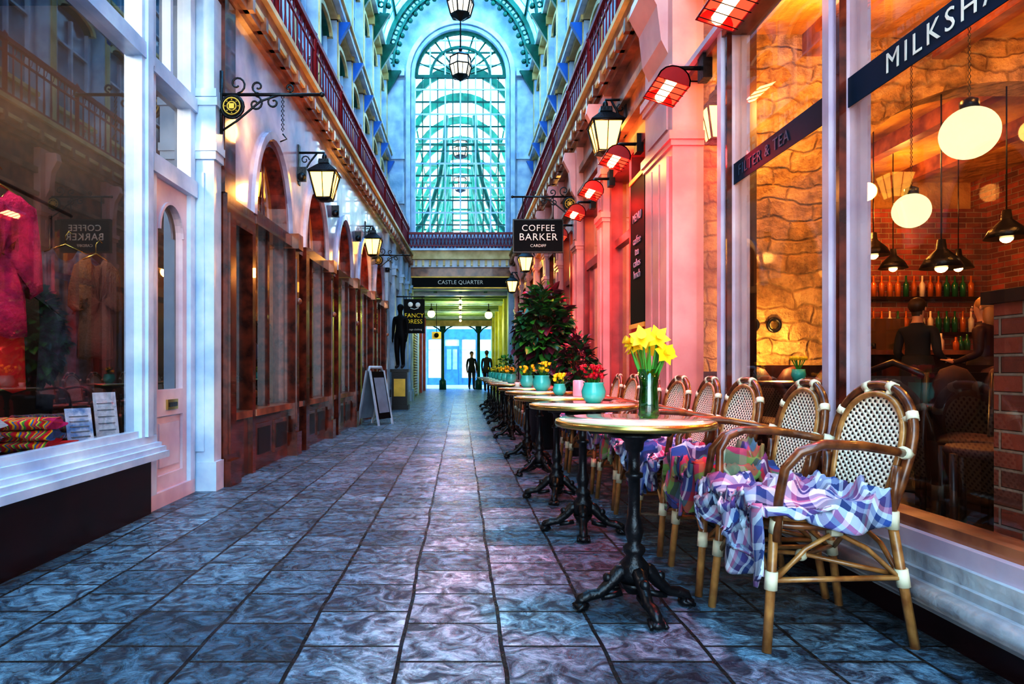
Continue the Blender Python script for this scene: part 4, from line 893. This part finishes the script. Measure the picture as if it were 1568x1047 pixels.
chairs=[(1.22,2.34,0.05),(1.21,2.84,-.05),(1.21,3.42,.02),(1.21,3.93,-.06),(1.22,4.47,.05),(1.2,5.02,0),(1.21,5.62,.05),(1.2,6.15,-.04),(1.21,8.6,0),(1.21,9.2,.05),(1.21,9.8,0),(1.21,10.7,0),(1.21,11.2,0),(1.21,12.0,0),(1.21,13.2,0),(1.21,14.4,0)]
for x,y,rz in chairs:
    if cm is None: o=chair_mesh().obj('rattan_armchair',(x,y,0),rz); cm=o.data
    else: o=bpy.data.objects.new('rattan_armchair',cm); COL.objects.link(o); o.location=(x,y,0); o.rotation_euler=(0,0,rz)
# ---------------------------------------------------------------- blankets
def blanket(x,y,rz,m,seed,ou=.3,v0=-.34,v1=.34,amp=1,rot=0):
    nu,nv=72,72; V=[];UV=[]
    for i in range(nu+1):
        for j in range(nv+1):
            u=-ou+(ou+.14)*i/nu; v=v0+(v1-v0)*j/nv
            ur,vr=u*math.cos(rot)-v*math.sin(rot),u*math.sin(rot)+v*math.cos(rot)
            v*=1+.14*math.sin(u*9+seed); u=u*(1+.16*math.sin(v*8+seed*1.7)) if u<0 else u
            e=.212; X,Y=u,v
            ph=2.4*noise.noise(Vector((u*4+seed,v*4,0)))
            ridge=1-abs(math.sin(v*9+u*8+ph*2+seed)); ridge2=1-abs(math.sin(u*13-v*7+ph*3+seed*2))
            H=amp*(.05*ridge**2+.035*ridge2**2+.035*max(0,noise.noise(Vector((u*5,v*5,seed)))*2)+.02*max(0,noise.noise(Vector((u*14,v*14,seed+3)))))
            Z=.462+H
            Y+=.02*math.sin(u*22+seed); X+=.016*math.sin(v*24+seed)
            if abs(v)>e:
                s=math.copysign(1,v); d=abs(v)-e; k=min(1,d*12); Y=s*(e+.034+.026*math.sin(u*34+seed)*k+.01*k); Z=.475-d*.95+(1-k)*H
            if u<-e:
                d=-u-e; k=min(1,d*12); X=-(e+.038+.026*math.sin(v*30+seed)*k); Z-=d
            V.append((X,Y,Z)); UV.append((ur+.5+.06*ph*.3,vr+.5+.04*ph*.3))
    fs=[]
    for i in range(nu):
        for j in range(nv):
            a=i*(nv+1)+j; fs.append((a,a+1,a+nv+2,a+nv+1))
    me=bpy.data.meshes.new('plaid_blanket'); me.from_pydata(V,[],fs); me.materials.append(m)
    uvl=me.uv_layers.new(name='UVMap')
    for p in me.polygons:
        p.use_smooth=True
        for li in p.loop_indices: uvl.data[li].uv=UV[me.loops[li].vertex_index]
    o=bpy.data.objects.new('plaid_blanket',me); COL.objects.link(o); o.location=(x,y,0); o.rotation_euler=(0,0,rz)
    s=o.modifiers.new('thick','SOLIDIFY'); s.thickness=.013; s.offset=1
bl=((pl1,1.3,.42,-.26,.3,1.1,.5),(pl2,4.1,.38,-.24,.25,1.4,.3),(pl3,7.7,.38,-.25,.25,1.1,.4),(pl1,2.2,.34,-.24,.24,1,.3),(pl2,9.1,.34,-.24,.24,1,0),(pl1,5.5,.3,-.24,.24,1,0),(pl3,3.3,.3,-.24,.24,1,0),(pl1,8,.3,-.24,.24,1,0))
for (x,y,rz),(m,sd,ou,v0,v1,am,ro) in zip(chairs[:8],bl): blanket(x,y,rz,m,sd,ou,v0,v1,am,ro)
# ---------------------------------------------------------------- flowers
def daffs(x,y,z0):
    b=MB()
    b.lathe([(.034,0),(.04,.01),(.036,.08),(.032,.12),(.045,.19),(.043,.19),(.03,.12),(.033,.03),(.0,.02)],(0,0,0),gvase,20)
    for i in range(13):
        a=i*2.4; rr=.03+.06*(i%4)/3; zt=.25+.06*((i*7)%5)/4
        top=Vector((rr*1.3*math.cos(a),rr*1.3*math.sin(a),zt)); b.tube([(.012*math.cos(a+1),.012*math.sin(a+1),.02),(.02*math.cos(a),.02*math.sin(a),.15),tuple(top)],.004,leafl,5)
        d=Vector((math.cos(a)*.8,math.sin(a)*.8-.35,.3)).normalized(); e=d.orthogonal().normalized(); f=d.cross(e)
        for k in range(6):
            t=k*math.pi/3; q=e*math.cos(t)+f*math.sin(t); r_=d.cross(q)
            b.poly([top,top+q*.024+r_*.017+d*.002,top+q*.05+d*.006,top+q*.024-r_*.017+d*.002],yellow,True)
        b.tube([tuple(top),tuple(top+d*.016),tuple(top+d*.032)],[.009,.013,.018],orange if i%3==0 else yellow,8)
    for i in range(6):
        a=i*1.05+.3; b.poly([(.01*math.cos(a),.01*math.sin(a),.1),(.05*math.cos(a)+.008,.05*math.sin(a),.2),(.08*math.cos(a),.08*math.sin(a),.27),(.05*math.cos(a)-.008,.05*math.sin(a),.21)],leafl,True)
    b.obj('daffodil_vase',(x,y,z0),0)
daffs(.735,2.55,.73)
def pot(x,y,z0,fm,name,s=1,fl=22):
    b=MB(); b.lathe([(.035*s,0),(.058*s,.03*s),(.062*s,.06*s),(.05*s,.095*s),(.054*s,.105*s),(.046*s,.105*s),(.04*s,.08*s)],(0,0,0),tealpot,20)
    for i in range(fl):
        a=random.uniform(0,6.28); r=random.uniform(.0,.065)*s; z=(.13+random.uniform(0,.06))*s
        b.tube([(r*.3*math.cos(a),r*.3*math.sin(a),.09*s),(r*math.cos(a),r*math.sin(a),z)],.002,leafl,4)
        c=Vector((r*math.cos(a),r*math.sin(a),z))
        if i%3: 
            for k in range(5): t=k*1.2566+a; b.poly([c,c+Vector((.014*math.cos(t-.5),.014*math.sin(t-.5),.012)),c+Vector((.026*math.cos(t),.026*math.sin(t),.006)),c+Vector((.014*math.cos(t+.5),.014*math.sin(t+.5),.012))],fm,True)
            b.sphere(c,.015,fm,seg=6,rg=4)
        else: b.poly([c-Vector((0,0,.03)),c+Vector((.02*math.cos(a+1),.02*math.sin(a+1),-.01)),c+Vector((.045*math.cos(a),.045*math.sin(a),-.005)),c+Vector((.02*math.cos(a-1),.02*math.sin(a-1),-.01))],leafg,True)
    b.obj(name,(x,y,z0))
pot(.75,3.68,.73,redfl,'red_flower_pot',1.1,36); pot(.71,5.7,.73,yellow,'yellow_flower_pot',1.3); pot(.72,4.75,.73,yellow,'yellow_flower_pot',.8)
for x,y in tabs[4:11]: pot(x,y,.73,yellow,'yellow_flower_pot',1.2)
b=MB(); candle=mat('pink_candle_glass',(.75,.3,.4),.2,emis=(1,.3,.25),es=.3); b.lathe([(.04,0),(.045,.01),(.045,.11),(.04,.115),(.035,.1)],(0,0,0),candle,16); b.obj('candle_jar',(.82,4.5,.7295))
b=MB(); b.lathe([(.03,0),(.04,.005),(.045,.01)],(0,0,0),cream2,14); b.lathe([(.022,.01),(.035,.05),(.033,.05),(.02,.015)],(0,0,0),cream2,14); b.obj('coffee_cup',(.6,6.85,.7295))
# ---------------------------------------------------------------- shrub
def shrub(name,x,y,zb,rx,h,n,ph,pr,mats,lsize=.09):
    b=MB(); b.lathe([(pr*.75,0),(pr*.8,.03),(pr,ph*.9),(pr*1.08,ph*.92),(pr*1.08,ph),(pr*.9,ph),(pr*.85,ph*.93)],(0,0,0),black,20)
    b.tube([(0,0,ph*.9),(.02,0,zb+.2),(-.02,.02,zb+h*.6)],.025,cane,8)
    for i in range(n):
        th=random.uniform(0,6.283); ph_=math.acos(random.uniform(-1,1)); rr=random.uniform(.55,1)
        d=Vector((math.sin(ph_)*math.cos(th),math.sin(ph_)*math.sin(th),math.cos(ph_)))
        taper=1-.15*max(0,d.z)
        p=Vector((d.x*rx*rr*taper,d.y*rx*rr*taper,zb+h/2+d.z*h/2*rr))
        o=(d+Vector((random.uniform(-.7,.7),random.uniform(-.7,.7),random.uniform(-.9,.2)))).normalized(); L=lsize*random.uniform(.7,1.2)
        sd=o.cross(Vector((random.uniform(-.4,.4),random.uniform(-.4,.4),1))).normalized()*L*.36; up=sd.cross(o).normalized()*L*.1
        m=random.choice(mats); a=p;t=p+o*L-up*1.2
        b.poly([a,p+o*L*.35+sd+up,p+o*L*.7+sd*.75+up*.5,t,p+o*L*.5],m,False); b.poly([a,p+o*L*.5,t,p+o*L*.7-sd*.75+up*.5,p+o*L*.35-sd+up],m,False)
        if i%6==0: b.tube([(0,0,zb+h*.35),tuple(p)],.005,cane,4,cap=False)
    return b.obj(name,(x,y,0))
shrub('potted_rubber_plant',.97,7.6,.78,.32,1.08,1000,.62,.2,[leafg,leafg,leafl,leafr],.14)
shrub('potted_rubber_plant',1.26,7.0,.55,.19,.75,420,.45,.15,[leafg,leafr],.1)
shrub('potted_rubber_plant',1.2,17.2,.5,.25,.8,250,.4,.16,[leafl,leafg],.1)
# ---------------------------------------------------------------- PEOPLE
def person(name,loc,rz,h,top,bot,hair,sk=None,shoe=None,walk=0,longhair=False,bag=False,arms=0,base=0):
    sk=sk or skin; shoe=shoe or clothd
    V=[];E=[];Rr=[]
    def a(p,r,par=None):
        V.append(p); Rr.append(r); i=len(V)-1
        if par is not None: E.append((par,i))
        return i
    pel=a((0,0,.98),(.15,.11)); sp=a((0,0,1.14),(.13,.095),pel); ch=a((0,.0,1.32),(.165,.11),sp); nk0=a((0,.01,1.45),(.09,.075),ch); nk=a((0,0,1.53),(.052,.055),nk0)
    hd0=a((0,-.015,1.6),(.068,.08),nk); hd1=a((0,-.015,1.68),(.08,.095),hd0); hd2=a((0,-.005,1.755),(.055,.065),hd1)
    for s in (-1,1):
        w=walk*s
        sh=a((s*.175,0,1.42),(.062,.06),ch); sw=-w*.12
        el=a((s*.215,.02+sw*.5,1.14),(.047,.047),sh)
        if arms: wr=a((s*.2,-.2,1.05),(.03,.03),el); hb=a((s*.17,-.27,1.07),(.032,.02),wr); fd=Vector((-s*.1,-.9,.1))
        else: wr=a((s*.21,-.03+sw,.9),(.03,.03),el); hb=a((s*.21,-.05+sw,.84),(.02,.032),wr); fd=Vector((0,-.12,-1))
        B=Vector(V[hb])
        for k,(L,o) in enumerate(((.07,-.027),(.08,-.009),(.076,.009),(.06,.026))):
            off=Vector((o,0,0)) if arms else Vector((0,o,0)); f1=a(tuple(B+off+fd*.03),(.01,.01),hb); f2=a(tuple(B+off+fd*(.03+L*.5)),(.009,.009),f1); a(tuple(B+off+fd*(.03+L)+Vector((-s*.012,0,0))),(.008,.008),f2)
        t1=a(tuple(B+Vector((-s*.03,-.03,.0))),(.011,.011),hb); a(tuple(B+Vector((-s*.035,-.05,-.03))),(.009,.009),t1)
        hp=a((s*.09,0,.9),(.105,.105),pel); kn=a((s*.085,-.04-w*.16*.6,.5),(.07,.072),hp)
        an=a((s*.08,.02-w*.2+ (0.05 if w<0 else 0),.09+(0.03 if w<0 else 0)),(.048,.052),kn); a((s*.09,-.13-w*.2,.04),(.042,.03),an)
    me=bpy.data.meshes.new(name+'_skel'); me.from_pydata(V,E,[]); o=bpy.data.objects.new(name+'_skel',me); COL.objects.link(o)
    o.modifiers.new('Skin','SKIN')
    sv=me.skin_vertices[0].data
    for i,r in enumerate(Rr): sv[i].radius=r; sv[i].use_root=(i==0)
    ss=o.modifiers.new('Sub','SUBSURF'); ss.levels=2; ss.render_levels=2
    dg=bpy.context.evaluated_depsgraph_get(); me2=bpy.data.meshes.new_from_object(o.evaluated_get(dg)); bpy.data.objects.remove(o)
    me2.materials.clear()
    for m in (sk,top,bot,shoe,hair): me2.materials.append(m)
    for p in me2.polygons:
        c=p.center; p.use_smooth=True
        if c.z<.12: k=3
        elif c.z<.97: k=2 if abs(c.x)<.17 or c.z<.7 else (0 if c.z<.9 and not arms else 1)
        elif c.z<1.5: k=1
        else: k=0
        if arms and c.y<-.22 and 1.<c.z<1.15: k=0
        if c.z>1.7 or (c.z>1.58 and c.y>.02): k=4
        p.material_index=k
    me2.name=name; ob=bpy.data.objects.new(name,me2); COL.objects.link(ob)
    ob.location=(loc[0],loc[1],base); ob.rotation_euler=(0,0,rz); ob.scale=(h/1.8,)*3
    f=MB()
    f.sphere((0,-.112,1.645),.014,sk,(1,1.2,1.6),8,6)
    for s in (-1,1): f.sphere((s*.03,-.1,1.675),.012,cream2 if sk is skin else sk,(1.2,.6,.7),8,6); f.sphere((s*.03,-.107,1.675),.006,black,seg=6,rg=4); f.sphere((s*.082,-.005,1.655),.02,sk,(.4,.8,1.3),8,6)
    f.sphere((0,-.1,1.605),.022,redfl if sk is skin else sk,(1,.35,.25),8,5)
    f.sphere((0,.012,1.7),.098,hair,(.93,1.02,.95),14,9)
    if longhair: f.sphere((0,.045,1.58),.09,hair,(1,.65,1.7),12,8)
    if bag: f.sphere((.25,0,1.0),.12,shoe,(.5,1.1,1.2),10,7); f.tube([(.22,0,1.1),(.1,-.1,1.3),(-.12,-.04,1.47)],.012,shoe,5)
    if sk is skin: f.lathe([(.19,.8),(.175,.95),(.15,1.1),(.1,1.12)],(0,0,0),top,18)
    fo=f.obj('face_and_hair',(0,0,0),0); fo.parent=ob
    return ob
person('pedestrian',(.5,29,0),R(10),1.72,clothd,jean,hairb,walk=.6,bag=True)
person('pedestrian',(1.08,26.8,0),R(170),1.7,clothd,clothd,hairb,walk=.5)
person('cafe_customer',(4.62,6.6,0),R(120),1.55,clothd,clothd,hairb,arms=1,base=.1)
person('cafe_customer',(4.97,6.2,0),R(215),1.52,cloth2,clothd,hairy,longhair=True,arms=1,base=.1)
person('shop_mannequin',(-1.38,15.0,0),R(-20),1.5,signb,signb,signb,sk=signb,base=.92)
# ================================================================ WORLD, LIGHT
W=bpy.data.worlds.new('World'); S.world=W; W.use_nodes=True; nt=W.node_tree; bg=nt.nodes['Background']
tc=N(nt,'ShaderNodeTexCoord'); sp=N(nt,'ShaderNodeSeparateXYZ'); nt.links.new(tc.outputs['Generated'],sp.inputs[0])
r=N(nt,'ShaderNodeValToRGB'); e=r.color_ramp.elements; e[0].position=0; e[0].color=(.74,.9,1,1); e[1].position=.8; e[1].color=(.34,.69,1,1)
nt.links.new(sp.outputs[2],r.inputs[0]); nt.links.new(r.outputs[0],bg.inputs[0]); bg.inputs[1].default_value=4.6
V=S.view_settings
V.view_transform='Standard'; V.look='None'; V.exposure=.66
V.use_curve_mapping=True
cmap=V.curve_mapping; cv=cmap.curves[3]
cv.points[0].location=(0,0); cv.points[1].location=(1,1)
for p in ((.05,.026),(.22,.205),(.5,.6)): cv.points.new(*p)
cmap.update()
# ================================================================ CAMERA
c=bpy.data.cameras.new('Camera'); co=bpy.data.objects.new('Camera',c); COL.objects.link(co); co.location=(0,0,.92); co.rotation_euler=(R(90),0,0)
c.sensor_width=36; c.lens=1000/1568*36; c.shift_x=79/1568; c.shift_y=41.5/1568; c.clip_start=.05; c.clip_end=200
S.camera=co
